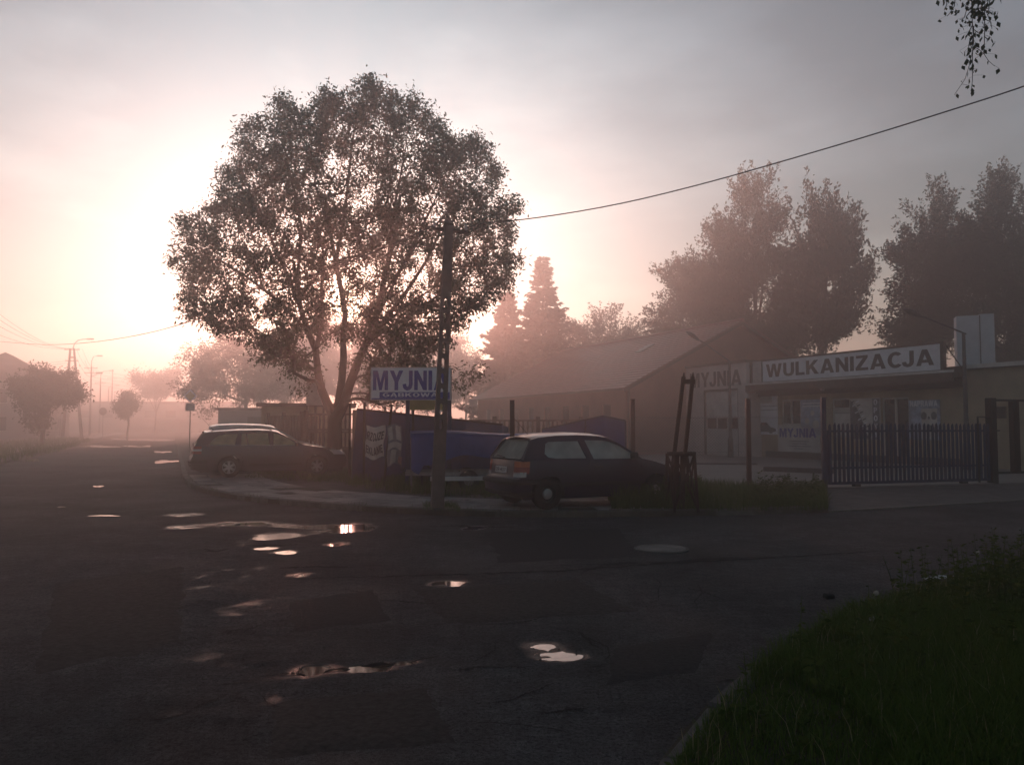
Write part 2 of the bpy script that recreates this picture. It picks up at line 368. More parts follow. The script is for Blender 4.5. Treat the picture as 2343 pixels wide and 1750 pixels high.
class MB:
    def __init__(s): s.v = []; s.f = []
    def add(s, vs, fs):
        k = len(s.v); s.v += [tuple(p) for p in vs]; s.f += [tuple(i + k for i in q) for q in fs]; return s
    def box(s, x0, x1, y0, y1, z0, z1):
        return s.add([(x0, y0, z0), (x1, y0, z0), (x1, y1, z0), (x0, y1, z0), (x0, y0, z1), (x1, y0, z1), (x1, y1, z1), (x0, y1, z1)],
                     [(3, 2, 1, 0), (4, 5, 6, 7), (0, 1, 5, 4), (1, 2, 6, 5), (2, 3, 7, 6), (3, 0, 4, 7)])
    def bbox(s, x0, x1, y0, y1, z0, z1, b=.01):
        """box with bevelled edges"""
        bm = bmesh.new()
        q = MB().box(x0, x1, y0, y1, z0, z1)
        vs = [bm.verts.new(p) for p in q.v]
        for f in q.f: bm.faces.new([vs[i] for i in f])
        bmesh.ops.bevel(bm, geom=bm.edges[:], offset=b, segments=1, affect='EDGES')
        bm.verts.index_update()
        s.add([v.co[:] for v in bm.verts], [[v.index for v in f.verts] for f in bm.faces]); bm.free(); return s
    def bar(s, p0, p1, w, h=None, w1=None, h1=None, up=(0, 0, 1)):
        h = h or w; w1 = w1 or w; h1 = h1 or h
        p0, p1 = Vector(p0), Vector(p1); d = (p1 - p0).normalized(); up = Vector(up)
        if abs(d.dot(up)) > .98: up = Vector((0, 1, 0))
        a = d.cross(up).normalized(); b = a.cross(d).normalized()
        vs = []
        for p, ww, hh in ((p0, w, h), (p1, w1, h1)):
            for i, j in ((-1, -1), (1, -1), (1, 1), (-1, 1)): vs.append(p + a * i * ww / 2 + b * j * hh / 2)
        return s.add(vs, [(3, 2, 1, 0), (4, 5, 6, 7), (0, 1, 5, 4), (1, 2, 6, 5), (2, 3, 7, 6), (3, 0, 4, 7)])
    def tube(s, pts, r, n=6, cap=True):
        pts = [Vector(p) for p in pts]; k = len(pts)
        rs = r if isinstance(r, (list, tuple)) else [r] * k
        vs = []; pa = None
        for i, p in enumerate(pts):
            d = (pts[min(i + 1, k - 1)] - pts[max(i - 1, 0)]).normalized()
            if pa is None:
                u = Vector((0, 0, 1)) if abs(d.z) < .9 else Vector((1, 0, 0)); a = d.cross(u).normalized()
            else:
                a = (pa - d * pa.dot(d)); a = a.normalized() if a.length > 1e-6 else d.orthogonal().normalized()
            pa = a; b = d.cross(a)
            for j in range(n):
                t = 2 * math.pi * j / n; vs.append(p + (a * math.cos(t) + b * math.sin(t)) * rs[i])
        fs = [(i * n + j, i * n + (j + 1) % n, (i + 1) * n + (j + 1) % n, (i + 1) * n + j) for i in range(k - 1) for j in range(n)]
        if cap and n > 2: fs += [tuple(range(n))[::-1], tuple((k - 1) * n + j for j in range(n))]
        return s.add(vs, fs)
    def lathe(s, prof, n=24, axis='z', c=(0, 0, 0)):
        """prof: (radius, height) list"""
        vs = []; c = Vector(c)
        for r, h in prof:
            for j in range(n):
                t = 2 * math.pi * j / n; x, y = r * math.cos(t), r * math.sin(t)
                vs.append(c + (Vector((x, y, h)) if axis == 'z' else Vector((x, h, y)) if axis == 'y' else Vector((h, x, y))))
        k = len(prof)
        fs = [(i * n + j, i * n + (j + 1) % n, (i + 1) * n + (j + 1) % n, (i + 1) * n + j) for i in range(k - 1) for j in range(n)]
        return s.add(vs, fs)
    def prism(s, poly, z0, z1, f=None):
        """poly: 2-D outline extruded; f maps (a, b, h) to 3-D"""
        f = f or (lambda a, b, h: (a, b, h)); n = len(poly)
        vs = [f(a, b, z0) for a, b in poly] + [f(a, b, z1) for a, b in poly]
        tri = tessellate_polygon([[Vector((a, b, 0)) for a, b in poly]])
        fs = [t[::-1] for t in tri] + [tuple(i + n for i in t) for t in tri] + [(i, (i + 1) % n, n + (i + 1) % n, n + i) for i in range(n)]
        return s.add(vs, fs)
    def panel(s, outer, holes, f, th):
        """flat panel with holes: outlines in 2-D, f(a, b, h) to 3-D, thickness th (h from 0 to th)"""
        loops = [outer] + list(holes); flat = [p for l in loops for p in l]; n = len(flat)
        tri = tessellate_polygon([[Vector((a, b, 0)) for a, b in l] for l in loops])
        vs = [f(a, b, 0) for a, b in flat] + [f(a, b, th) for a, b in flat]
        fs = [t for t in tri] + [tuple(i + n for i in t[::-1]) for t in tri]
        k = 0
        for l in loops:
            m = len(l); fs += [(k + i, k + (i + 1) % m, n + k + (i + 1) % m, n + k + i) for i in range(m)]; k += m
        return s.add(vs, fs)
    def grid(s, P):
        """P: rows x cols array of points"""
        r, c = len(P), len(P[0])
        return s.add([p for row in P for p in row], [(i * c + j, i * c + j + 1, (i + 1) * c + j + 1, (i + 1) * c + j) for i in range(r - 1) for j in range(c - 1)])
    def mesh(s, name, m=None, smooth=False, inv=None, fix=False):
        me = bpy.data.meshes.new(name)
        vs = s.v if inv is None else [tuple(inv @ Vector(p)) for p in s.v]
        me.from_pydata(vs, [], s.f)
        if fix:
            bm = bmesh.new(); bm.from_mesh(me); bmesh.ops.recalc_face_normals(bm, faces=bm.faces); bm.to_mesh(me); bm.free()
        if m: me.materials.append(M[m])
        if smooth:
            me.polygons.foreach_set('use_smooth', [True] * len(me.polygons))
        me.update()
        return me
    def build(s, name, m, parent=None, world=False, smooth=False, fix=True):
        inv = WM[parent.name].inverted() if (world and parent is not None) else None
        me = s.mesh(name, m, smooth, inv, fix)
        o = bpy.data.objects.new(name, me)
        return link(o, parent)

def np_quads(name, V, Q, m, parent=None, kind=None):
    me = bpy.data.meshes.new(name)
    V = np.ascontiguousarray(V, dtype=np.float32); Q = np.ascontiguousarray(Q, dtype=np.int32)
    k = Q.shape[1]
    me.vertices.add(len(V)); me.vertices.foreach_set('co', V.ravel())
    me.loops.add(Q.size); me.loops.foreach_set('vertex_index', Q.ravel())
    me.polygons.add(len(Q)); me.polygons.foreach_set('loop_start', np.arange(0, Q.size, k, dtype=np.int32))
    me.update(calc_edges=True)
    me.materials.append(M[m])
    o = bpy.data.objects.new(name, me)
    link(o, parent)
    if kind: o['kind'] = kind
    return o

def text_mesh(body, height, offset=0.0, sx=1.0, width=None, shear=0.0, bold=0.0):
    """flat lettering in the x-z plane facing -y, baseline at z=0, left edge at x=0; returns MB and its width"""
    c = bpy.data.curves.new('t', 'FONT'); c.body = body; c.size = 1.0; c.offset = offset; c.resolution_u = 3; c.shear = shear
    o = bpy.data.objects.new('t', c); COL.objects.link(o)
    bpy.context.view_layer.update()
    dg = bpy.context.evaluated_depsgraph_get()
    me = o.evaluated_get(dg).to_mesh()
    vs = [v.co.copy() for v in me.vertices]; fs = [tuple(p.vertices) for p in me.polygons]
    o.evaluated_get(dg).to_mesh_clear(); bpy.data.objects.remove(o); bpy.data.curves.remove(c)
    x0 = min(v.x for v in vs); x1 = max(v.x for v in vs)
    zs = .73                                     # cap height of the built-in face
    k = height / zs
    kx = k * sx if width is None else width / (x1 - x0)
    mb = MB(); B = bold
    if width is not None: kx = (width - 2 * B * k) / (x1 - x0)
    for i, o_ in enumerate((0, -1, 1, -.5, .5) if B else (0,)):
        mb.add([((v.x - x0) * kx + (B + B * o_) * k, -.0006 * i, v.y * k) for v in vs], fs)
    return mb, (x1 - x0) * kx + 2 * B * k

# heavy block capitals for the signs: outline, holes and advance width of each letter
def _arc(cx, cy, rx, ry, a0, a1, n=10): return [(cx + rx * math.cos(RAD(a0 + (a1 - a0) * i / n)), cy + ry * math.sin(RAD(a0 + (a1 - a0) * i / n))) for i in range(n + 1)]
_A = [(0, 0), (.30, 1), (.55, 1), (.85, 0), (.62, 0), (.575, .18), (.275, .18), (.23, 0)]; _Ah = [(.33, .36), (.425, .70), (.52, .36)]
_E = [(0, 0), (0, 1), (.62, 1), (.62, .82), (.22, .82), (.22, .60), (.57, .60), (.57, .42), (.22, .42), (.22, .18), (.64, .18), (.64, 0)]
_O = _arc(.41, .5, .41, .52, 0, 350, 24); _Oh = _arc(.41, .5, .19, .33, 0, 345, 18)
_tail = lambda x: [(x, 0.0), (x - .10, -.10), (x - .09, -.2), (x + .03, -.23), (x + .08, -.2), (x + .0, -.17), (x + .01, -.1), (x + .1, 0.0)]
GLYPH = {
 'M': ([[(0, 0), (0, 1), (.28, 1), (.45, .40), (.62, 1), (.90, 1), (.90, 0), (.70, 0), (.70, .70), (.53, 0), (.37, 0), (.20, .70), (.20, 0)]], [], .90),
 'Y': ([[(0, 1), (.25, 1), (.40, .66), (.55, 1), (.80, 1), (.51, .42), (.51, 0), (.29, 0), (.29, .42)]], [], .80),
 'J': ([[(.38, 1), (.60, 1), (.60, .28), (.55, .12), (.44, .02), (.29, -.02), (.14, .02), (.04, .12), (0, .30), (.21, .33), (.24, .21), (.30, .17), (.36, .21), (.38, .33)]], [], .60),
 'N': ([[(0, 0), (0, 1), (.21, 1), (.54, .42), (.54, 1), (.75, 1), (.75, 0), (.54, 0), (.21, .58), (.21, 0)]], [], .75),
 'I': ([[(0, 0), (0, 1), (.22, 1), (.22, 0)]], [], .22),
 'A': ([_A], [_Ah], .85), 'Ą': ([_A, _tail(.68)], [_Ah], .85),
 'W': ([[(0, 1), (.22, 1), (.34, .36), (.46, 1), (.69, 1), (.81, .36), (.93, 1), (1.15, 1), (.93, 0), (.70, 0), (.575, .64), (.45, 0), (.22, 0)]], [], 1.15),
 'U': ([[(0, 1), (.22, 1), (.22, .34), (.26, .21), (.375, .17), (.49, .21), (.53, .34), (.53, 1), (.75, 1), (.75, .34), (.70, .14), (.56, .02), (.375, -.02), (.19, .02), (.05, .14), (0, .34)]], [], .75),
 'L': ([[(0, 0), (0, 1), (.22, 1), (.22, .19), (.6, .19), (.6, 0)]], [], .60),
 'K': ([[(0, 0), (0, 1), (.22, 1), (.22, .62), (.52, 1), (.80, 1), (.47, .60), (.82, 0), (.55, 0), (.32, .43), (.22, .31), (.22, 0)]], [], .82),
 'Z': ([[(0, 0), (0, .18), (.42, .82), (.03, .82), (.03, 1), (.69, 1), (.69, .83), (.27, .18), (.70, .18), (.70, 0)]], [], .70),
 'C': ([_arc(.41, .5, .41, .52, 42, 318, 22) + _arc(.41, .5, .19, .32, 310, 50, 16)], [], .76),
 'G': ([_arc(.41, .5, .41, .52, 42, 300, 22) + [(.80, .14), (.80, .54), (.44, .54), (.44, .37), (.59, .37), (.59, .25)] + _arc(.41, .5, .19, .32, 290, 50, 16)], [], .82),
 'O': ([_O], [_Oh], .82),
 'B': ([[(0, 0), (0, 1), (.46, 1), (.62, .95), (.69, .84), (.68, .66), (.57, .54), (.70, .46), (.75, .30), (.70, .11), (.58, .02), (.44, 0)]], [[(.22, .60), (.22, .83), (.42, .83), (.48, .78), (.48, .65), (.42, .60)], [(.22, .17), (.22, .43), (.43, .43), (.51, .37), (.51, .23), (.43, .17)]], .75),
 'P': ([[(0, 0), (0, 1), (.46, 1), (.64, .94), (.72, .80), (.72, .60), (.63, .45), (.46, .38), (.22, .38), (.22, 0)]], [[(.22, .55), (.22, .83), (.42, .83), (.50, .77), (.50, .61), (.42, .55)]], .72),
 'R': ([[(0, 0), (0, 1), (.48, 1), (.66, .95), (.73, .82), (.72, .62), (.60, .47), (.78, 0), (.54, 0), (.38, .40), (.22, .40), (.22, 0)]], [[(.22, .57), (.22, .83), (.44, .83), (.51, .77), (.51, .63), (.44, .57)]], .78),
 'E': ([_E], [], .64), 'Ę': ([_E, _tail(.5)], [], .64)}
def block_text(body, height, width=None, gap=.10):
    mb = MB(); x = 0.0
    for ch in body:
        if ch not in GLYPH: x += .4; continue
        outs, holes, adv = GLYPH[ch]
        if ch == 'J': x -= .13
        for i, o_ in enumerate(outs):
            h_ = holes if i == 0 else []
            flat = [p for l in [o_] + h_ for p in l]
            tri = tessellate_polygon([[Vector((a, b, 0)) for a, b in l] for l in [o_] + h_])
            mb.add([(x + a, -.0006 * i, b) for a, b in flat], tri)
        x += adv + gap
    w = x - gap; kx = (width / w) if width else height
    mb.v = [(a * kx, b, c * height) for a, b, c in mb.v]
    return mb, w * kx
def letter(name, body, height, m, parent, x, y, z, offset=0.02, width=None, fn=None, sx=1.0):
    mb, w = block_text(body, height, width)
    mb.v = [(a + x, b + y, c + z) for a, b, c in mb.v]
    if fn: mb.v = [tuple(fn(*p)) for p in mb.v]
    return mb.build(name, m, parent, fix=False)
def structure(o): o['kind'] = 'structure'; return o
# ================================================================ the setting
rnd = random.Random(7)
US = RAD(-22.9)                                   # bearing of the street, from the view axis
u_s = Vector((math.sin(US), math.cos(US), 0)); v_s = Vector((math.cos(US), -math.sin(US), 0))
UB = RAD(-25.0)                                   # bearing of the buildings
u_b = Vector((math.sin(UB), math.cos(UB), 0)); v_b = Vector((math.cos(UB), -math.sin(UB), 0))

g = MB(); g.add([(-260, -60, -.14), (260, -60, -.14), (260, 420, -.14), (-260, 420, -.14)], [(0, 1, 2, 3)])
structure(g.build('ground', 'earth', fix=False))

# --- road: one sheet with worn relief, finely meshed near the camera
PUD = [(800, 1206, 58, 11, 1.0), (630, 1226, 46, 8, 1.0), (607, 1252, 30, 4.5, 1.0), (656, 1261, 26, 5, 1.0), (768, 1242, 26, 5, 1.0),
       (692, 1311, 34, 6, .9), (990, 1333, 20, 6, .9), (1040, 1331, 32, 7, .9), (1086, 1206, 30, 6, .8), (1240, 1477, 40, 9, 1.0), (1285, 1497, 55, 12, 1.0),
       (740, 1530, 50, 12, 1.0), (840, 1524, 70, 9, 1.0), (930, 1512, 45, 6, .9),
       (560, 1196, 90, 5, .8), (690, 1203, 60, 5, .85), (430, 1203, 40, 5, .8), (425, 1176, 40, 4, .75)]
pud_w = []
for (px, py, hw, hh, dp) in PUD:
    c = gp(px, py); pud_w.append((c.x, c.y, hw * c.y / FPX, max(.05, hh * c.y * c.y / (EYE * FPX)), dp))
WATER_Z = -.0135
tr0, tr1 = gp(500, 1240), gp(590, 1640)
def road_h(x, y):
    x = np.asarray(x, float); y = np.asarray(y, float)
    h = .012 * fbm(x * .9, y * .9, 3, 4) + .010 * fbm(x * 6, y * 6, 9, 3)
    ax, ay = tr1.x - tr0.x, tr1.y - tr0.y
    t = np.clip(((x - tr0.x) * ax + (y - tr0.y) * ay) / (ax * ax + ay * ay), 0, 1)
    dd = np.hypot(x - tr0.x - t * ax, y - tr0.y - t * ay)
    h = h + .055 * np.exp(-(dd / .5) ** 2) * (fbm(x * 4, y * 4, 21, 4) + .03)
    for (cx, cy, a, b, dp) in pud_w:
        q = ((x - cx) / a) ** 2 + ((y - cy) / b) ** 2
        w = q < 9
        q = q + 1.2 * fbm(x * 1.9, y * 1.9, 33, 3) + 2.6 * fbm(x * 6.5, y * 6.5, 34, 4)
        h = h - np.where(w, .026 * dp * np.exp(-np.clip(q, -.6, 20) * 1.0), 0)
    return h
xs = np.concatenate([[-160, -110, -80, -60, -45, -34, -26, -20, -16, -13.5], np.arange(-11.5, 8.01, .055), [9, 11, 14, 20, 30, 60]])
ys = np.concatenate([[-20, -10, -4, 0, 2, 3], np.arange(3.5, 9, .045), np.arange(9, 20.5, .065), [21.5, 23, 26, 30, 36, 45, 60, 90, 130, 200, 300]])
XX, YY = np.meshgrid(xs, ys)
ZZ = road_h(XX, YY); ZZ[(XX < -11.6) | (YY > 20.6)] = 0
V = np.stack([XX.ravel(), YY.ravel(), ZZ.ravel()], 1)
nx, ny = len(xs), len(ys)
I = (np.arange(ny - 1)[:, None] * nx + np.arange(nx - 1)[None]).ravel()
road = structure(np_quads('road', V, np.stack([I, I + 1, I + nx + 1, I + nx], 1), 'asphalt'))
road.data.polygons.foreach_set('use_smooth', [True] * len(road.data.polygons))

for ip_, (cx, cy, a, b, dp) in enumerate(pud_w):
    q = MB(); n = 20; WZ = WATER_Z - .00035 * ip_
    q.add([(cx + 2.5 * a * math.cos(2 * math.pi * i / n), cy + 2.5 * b * math.sin(2 * math.pi * i / n), WZ) for i in range(n)], [tuple(range(n))])
    structure(q.build('puddle', 'water', fix=False))
def flat_puddle(px, py, hw, hh, seed):
    r = random.Random(seed); n = 28; pts = []
    ph = [r.uniform(0, 6.28) for _ in range(4)]
    for i in range(n):
        t = 2 * math.pi * i / n
        k = 1 + .25 * math.sin(2 * t + ph[0]) + .2 * math.sin(3 * t + ph[1]) + .14 * math.sin(5 * t + ph[2]) + .1 * math.sin(9 * t + ph[3])
        p = gp(px + hw * k * math.cos(t), max(981, py + hh * k * math.sin(t))); pts.append((p.x, p.y, .005))
    q = MB(); q.add(pts, [tuple(range(n))]); structure(q.build('puddle', 'water', fix=False))
for k, a in enumerate([(378, 1056, 26, 3.2), (372, 1034, 16, 2.2), (300, 1021, 20, 1.4), (336, 1021, 11, 1.4), (55, 1051, 34, 5), (215, 1021, 44, 2.5),
                       (330, 1006, 80, 2.2), (362, 988, 14, 1.2), (140, 1160, 10, 1.2), (240, 1180, 26, 1.6), (225, 1113, 10, 2)]):
    flat_puddle(*a, 50 + k)

# seams and cracks in the asphalt
def crack(pts, w, seed, m='crack'):
    r = random.Random(seed); P = []
    for (a, b) in zip(pts[:-1], pts[1:]):
        for i in range(14): t = i / 14; P.append((a[0] + (b[0] - a[0]) * t, a[1] + (b[1] - a[1]) * t))
    P.append(pts[-1]); P = [gp(x, y + r.uniform(-1.2, 1.2)) for x, y in P]
    L, R = [], []
    for i, p in enumerate(P):
        d = (P[min(i + 1, len(P) - 1)] - P[max(i - 1, 0)]).normalized(); s = Vector((-d.y, d.x, 0)); ww = w * r.uniform(.15, 1.3) * math.sin(math.pi * (i + .5) / len(P)) ** .5
        for lst, k in ((L, 1), (R, -1)):
            q = p + s * ww * k; lst.append(q)
    hz_ = road_h([q.x for q in L + R], [q.y for q in L + R])
    for q, z_ in zip(L + R, hz_): q.z = float(z_) + .005
    return MB().grid([L, R]).build('crack', m, road, fix=False)
crack([(640, 1326), (780, 1322), (950, 1318), (1150, 1311), (1330, 1303), (1510, 1290), (1700, 1280), (1900, 1268), (2080, 1258)], .05, 1)
crack([(1200, 1296), (1500, 1287), (1760, 1273)], .02, 2)
crack([(640, 1300), (720, 1297), (810, 1298)], .06, 3)
crack([(545, 1247), (640, 1248), (690, 1246)], .05, 4)
crack([(470, 1256), (490, 1262), (520, 1258)], .07, 5)
crack([(1640, 1560), (1760, 1545), (1830, 1520)], .02, 6)
crack([(980, 1205), (1060, 1203), (1190, 1209)], .07, 7)
crack([(640, 1540), (700, 1535), (1000, 1503)], .03, 8)
crack([(860, 1372), (980, 1380), (1120, 1377)], .02, 11)

_r = random.Random(99)
for k in range(26):                                 # fine branching cracks in the worn surface
    x, y = _r.uniform(120, 1750), _r.uniform(1260, 1700); ang = _r.uniform(-.5, .5) + (0 if k % 3 else 1.2); P_ = [(x, y)]
    for i in range(_r.randint(3, 6)):
        st = _r.uniform(25, 60); ang += _r.uniform(-.6, .6); P_.append((P_[-1][0] + st * math.cos(ang), P_[-1][1] + st * .35 * math.sin(ang)))
    if all(py > 1200 and (px - 1500) * .9 < (1640 - py) for px, py in P_): crack(P_, _r.uniform(.006, .014), 200 + k)
# grit and small stones lying on the asphalt
rs = np.random.RandomState(12); n = 5200
yy = 3.7 + 12 * rs.rand(n) ** 1.6; xx = (rs.uniform(-.66, .66, n)) * yy + 0
cl_ = vnoise(xx * 1.3, yy * 1.3, 55); keep = (cl_ > .42) & (xx < .2 + .5 * (yy - 3)) & (yy < 14 + 0 * xx); xx, yy = xx[keep], yy[keep]; n = len(xx)
sz = .004 + .010 * rs.rand(n) ** 3; zz = road_h(xx, yy)
tet = np.array([(-1, -.8, 0), (1, -.7, 0), (.1, 1, 0), (0, 0, 1.1), (.5, .4, .8)])
an = rs.uniform(0, 6.28, n); ca, sa = np.cos(an)[:, None], np.sin(an)[:, None]
Vx = tet[None, :, 0] * ca - tet[None, :, 1] * sa; Vy = tet[None, :, 0] * sa + tet[None, :, 1] * ca
Vg = np.stack([xx[:, None] + Vx * sz[:, None], yy[:, None] + Vy * sz[:, None], zz[:, None] - .001 + tet[None, :, 2] * sz[:, None] * .9], 2).reshape(-1, 3)
Fg = (np.arange(n)[:, None, None] * 5 + np.array([(0, 1, 3), (1, 4, 3), (1, 2, 4), (2, 3, 4), (2, 0, 3)])[None]).reshape(-1, 3)
gr_ = np_quads('grit', Vg, Fg, 'grit', None, 'stuff'); tag(gr_, 'grit and small stones scattered over the asphalt', 'grit')
# repaired patches, each a thin skin of newer or older asphalt
def patch(px, seed, col):
    r = random.Random(seed); P = []
    for a, b in zip(px, px[1:] + px[:1]):
        for i in range(9):
            t = i / 9; P.append(gp(a[0] + (b[0] - a[0]) * t + r.uniform(-5, 5), a[1] + (b[1] - a[1]) * t + r.uniform(-1.5, 1.5)))
    c = sum(P, Vector()) / len(P); rows = []
    for k in (0, .25, .5, .75, 1.0):
        rows.append([])
        for p in P + P[:1]:
            q = c + (p - c) * k; q.z = .011 if k < 1 else -.004; rows[-1].append(q)
    al = [q for r_ in rows for q in r_]; hz_ = road_h([q.x for q in al], [q.y for q in al])
    for q, z_ in zip(al, hz_): q.z += float(z_)
    q = MB().grid(rows); q.build('asphalt_patch', col, road, smooth=True, fix=True)
patch([(930, 1345), (1330, 1322), (1480, 1400), (1010, 1432)], 1, 'asphalt_old')
patch([(650, 1375), (860, 1345), (900, 1420), (660, 1450)], 2, 'asphalt_new')
patch([(1100, 1215), (1420, 1205), (1480, 1275), (1130, 1290)], 3, 'asphalt_new')
patch([(120, 1330), (420, 1290), (430, 1480), (60, 1560)], 4, 'asphalt_old')
patch([(1400, 1480), (1640, 1440), (1600, 1540), (1380, 1570)], 5, 'asphalt_new')
patch([(620, 1600), (980, 1570), (1060, 1700), (600, 1740)], 6, 'asphalt_old')

# manhole cover
c = gp(1513, 1256)
mh = thing('manhole_cover', 'round pale manhole cover set in the asphalt of the side road', 'manhole cover', (c.x, c.y, 0))
q = MB().lathe([(.001, .021), (.24, .020), (.25, .014), (.28, .014), (.29, .020), (.33, .020), (.335, -.02)], 40); q.build('lid', 'concrete', mh, smooth=False)
q = MB().lathe([(.337, -.02), (.337, .016), (.37, .014), (.372, -.02)], 40); q.build('frame', 'concrete_dark', mh)
# a lump of stone on the road
c = gp(1896, 1368)
q = MB().bbox(-.05, .05, -.04, .04, -.01, .045, .014)
o = q.build('stone', 'stone'); o.location = (c.x, c.y, 0); o.rotation_euler = (0, .08, .3); tag(o, 'small black lump lying on the road near the grass', 'stone')

# --- kerb line of the corner block
R0 = gp(409, 1050)
kpx = [(416, 1088), (422, 1102), (432, 1114), (455, 1125), (500, 1136), (560, 1146), (650, 1156), (760, 1165), (880, 1173), (1000, 1179), (1150, 1183), (1320, 1184), (1500, 1182), (1700, 1178), (1895, 1173)]
kerb = [R0 + u_s * t for t in (220, 60, 40, 28, 20, 13, 8, 4, 0)] + [gp(*p) for p in kpx]
def resample(P, step):
    out = [P[0].copy()]; acc = 0
    for a, b in zip(P[:-1], P[1:]):
        L = (b - a).length; t = step - acc
        while t <= L:
            out.append(a + (b - a) * (t / L)); t += step
        acc = L - (t - step)
    return out
def smooth_line(P, it=2):
    for _ in range(it):
        Q = [P[0]]
        for a, b in zip(P[:-1], P[1:]): Q += [a * .75 + b * .25, a * .25 + b * .75]
        P = Q + [P[-1]]
    return P
kerb_s = smooth_line(kerb)
GATE_A, GATE_B = Vector((7.80, 20.15, 0)), Vector((12.95, 21.75, 0))
gdir = (GATE_B - GATE_A).normalized()
poly = [(p.x, p.y) for p in kerb_s] + [(GATE_A.x - .05, GATE_A.y - .05), (GATE_B.x, GATE_B.y - .05), (60, 36), (230, 90), (230, 232), (-60, 232)]
verge = structure(MB().prism(poly, -.12, .10).build('verge', 'gravel_dirt', fix=True))
def kerb_run(line, step, parent, z1, w, d0, inward):
    pts = resample(line, step); n = 0
    for a, b in zip(pts[:-1], pts[1:]):
        if a.y > 75: continue
        d = (b - a).normalized(); s = Vector((-d.y, d.x, 0)) * inward
        L = (b - a).length - .012; dz = rnd.uniform(-.012, .012)
        q = MB().bbox(0, L, 0, w, -.1, z1 + dz, .018)
        me = q.mesh('kerb_stone', 'kerb')
        X = d; Y = s
        o = bpy.data.objects.new('kerb_stone', me)
        o.rotation_euler = (0, 0, math.atan2(d.y, d.x))
        if inward < 0:
            for v_ in me.vertices: v_.co.y = -v_.co.y
        o.location = a + s * rnd.uniform(-.012, .012)
        link(o, parent)
kerb_run(kerb_s, 1.0, verge, .125, .16, 0, 1)

# driveway ramp from the side road up to the gate
kr = [gp(1895, 1173) + Vector((0, .02, 0)), gp(2120, 1160), gp(2343, 1146)]
far = kr[-1] + (kr[-1] - kr[-2]).normalized() * 40
ra = MB(); top = [GATE_A - Vector((.05, .05, 0)), GATE_B - Vector((0, .05, 0)), Vector((60, 35.9, 0))]
ra.add([(kr[0].x, kr[0].y, .012), (kr[1].x, kr[1].y, .012), (kr[2].x, kr[2].y, .012), (far.x, far.y, .012),
        (60, 35.9, .108), (GATE_B.x, GATE_B.y - .04, .108), (GATE_A.x - .04, GATE_A.y - .04, .108)], [(0, 1, 5, 6), (1, 2, 5), (2, 3, 4, 5)])
structure(ra.build('driveway', 'concrete_dark', fix=False))
drop = [p.copy() for p in kr] + [far]
dk = MB()
for a, b in zip(drop[:-1], drop[1:]):
    d = (b - a).normalized(); s = Vector((-d.y, d.x, 0)) * .16
    dk.add([(a.x, a.y, .03), (b.x, b.y, .03), (b.x + s.x, b.y + s.y, .035), (a.x + s.x, a.y + s.y, .035), (a.x, a.y, -.05), (b.x, b.y, -.05)], [(0, 1, 2, 3), (4, 5, 1, 0)])
structure(dk.build('kerb', 'kerb'))

# yard behind the fence
yp = [(-1.0, 22.6), (3.0, 20.55), (5.9, 20.3), (7.75, 20.2), (12.95, 21.8), (30, 27), (30, 60), (6, 60), (0, 58), (-2, 40)]
yard = structure(MB().prism(yp, -.05, .108).build('yard', 'yard'))

# paving slabs of the pavement along the kerb
reg = [gp(x, y, .12) for x, y in [(440, 1111), (500, 1127), (620, 1143), (760, 1155), (900, 1163), (1010, 1168), (1150, 1171), (1390, 1172), (1390, 1157), (1200, 1151), (1090, 1146),
                                   (1000, 1139), (900, 1129), (800, 1121), (700, 1110), (600, 1101), (480, 1098)]]
def inside(p, P):
    c = False; j = len(P) - 1
    for i in range(len(P)):
        a, b = P[i], P[j]
        if (a[1] > p[1]) != (b[1] > p[1]) and p[0] < (b[0] - a[0]) * (p[1] - a[1]) / (b[1] - a[1]) + a[0]: c = not c
        j = i
    return c
def inside_np(x, y, P):
    x = np.asarray(x, float); y = np.asarray(y, float); c = np.zeros(x.shape, bool); j = len(P) - 1
    for i in range(len(P)):
        ax, ay, bx, by = P[i][0], P[i][1], P[j][0], P[j][1]
        if ay != by: c ^= ((ay > y) != (by > y)) & (x < (bx - ax) * (y - ay) / (by - ay) + ax)
        j = i
    return c
def offset_line(P, w):
    out = []
    for i, p in enumerate(P):
        d = (P[min(i + 1, len(P) - 1)] - P[max(i - 1, 0)]).normalized(); out.append(p + Vector((-d.y, d.x, 0)) * w)
    return out
kp = [p for p in kerb_s if p.y < 25.5 and p.x < 3.4]
pv = MB().grid([[(p.x, p.y, .107) for p in offset_line(kp, w_)] for w_ in (.15, .7, 1.4, 2.25)]).build('pavement', 'earth', fix=False); structure(pv)
sl = MB().bbox(-.345, .345, -.245, .245, -.05, .022, .008).mesh('paving_slab', 'slab')
kx, ky = np.array([p.x for p in kp]), np.array([p.y for p in kp])
for row in range(4):
    w_ = .165 + .25 + .505 * row; pts = resample(offset_line(kp, w_), .705)
    for a, b in zip(pts[:-1], pts[1:]):
        c = (a + b) / 2
        if np.hypot(kx - c.x, ky - c.y).min() < w_ - .04 or rnd.random() < .03: continue
        put('paving_slab', sl, None, pv, (c.x, c.y, .104 + rnd.uniform(-.007, .007)), (rnd.uniform(-.016, .016), rnd.uniform(-.012, .012), math.atan2(b.y - a.y, b.x - a.x) + rnd.uniform(-.015, .015)))

# --- left side of the street
Lf = R0 - v_s * 7.0
lk = [Lf + u_s * t for t in (-45, -18, -8, 0, 10, 22, 40, 70, 210)]
poly = [(p.x, p.y) for p in lk] + [(-240, 300), (-240, -45)]
lv = structure(MB().prism(poly, -.12, .09).build('verge', 'gravel_dirt'))
kerb_run(lk, 1.0, lv, .11, .15, 0, 1)
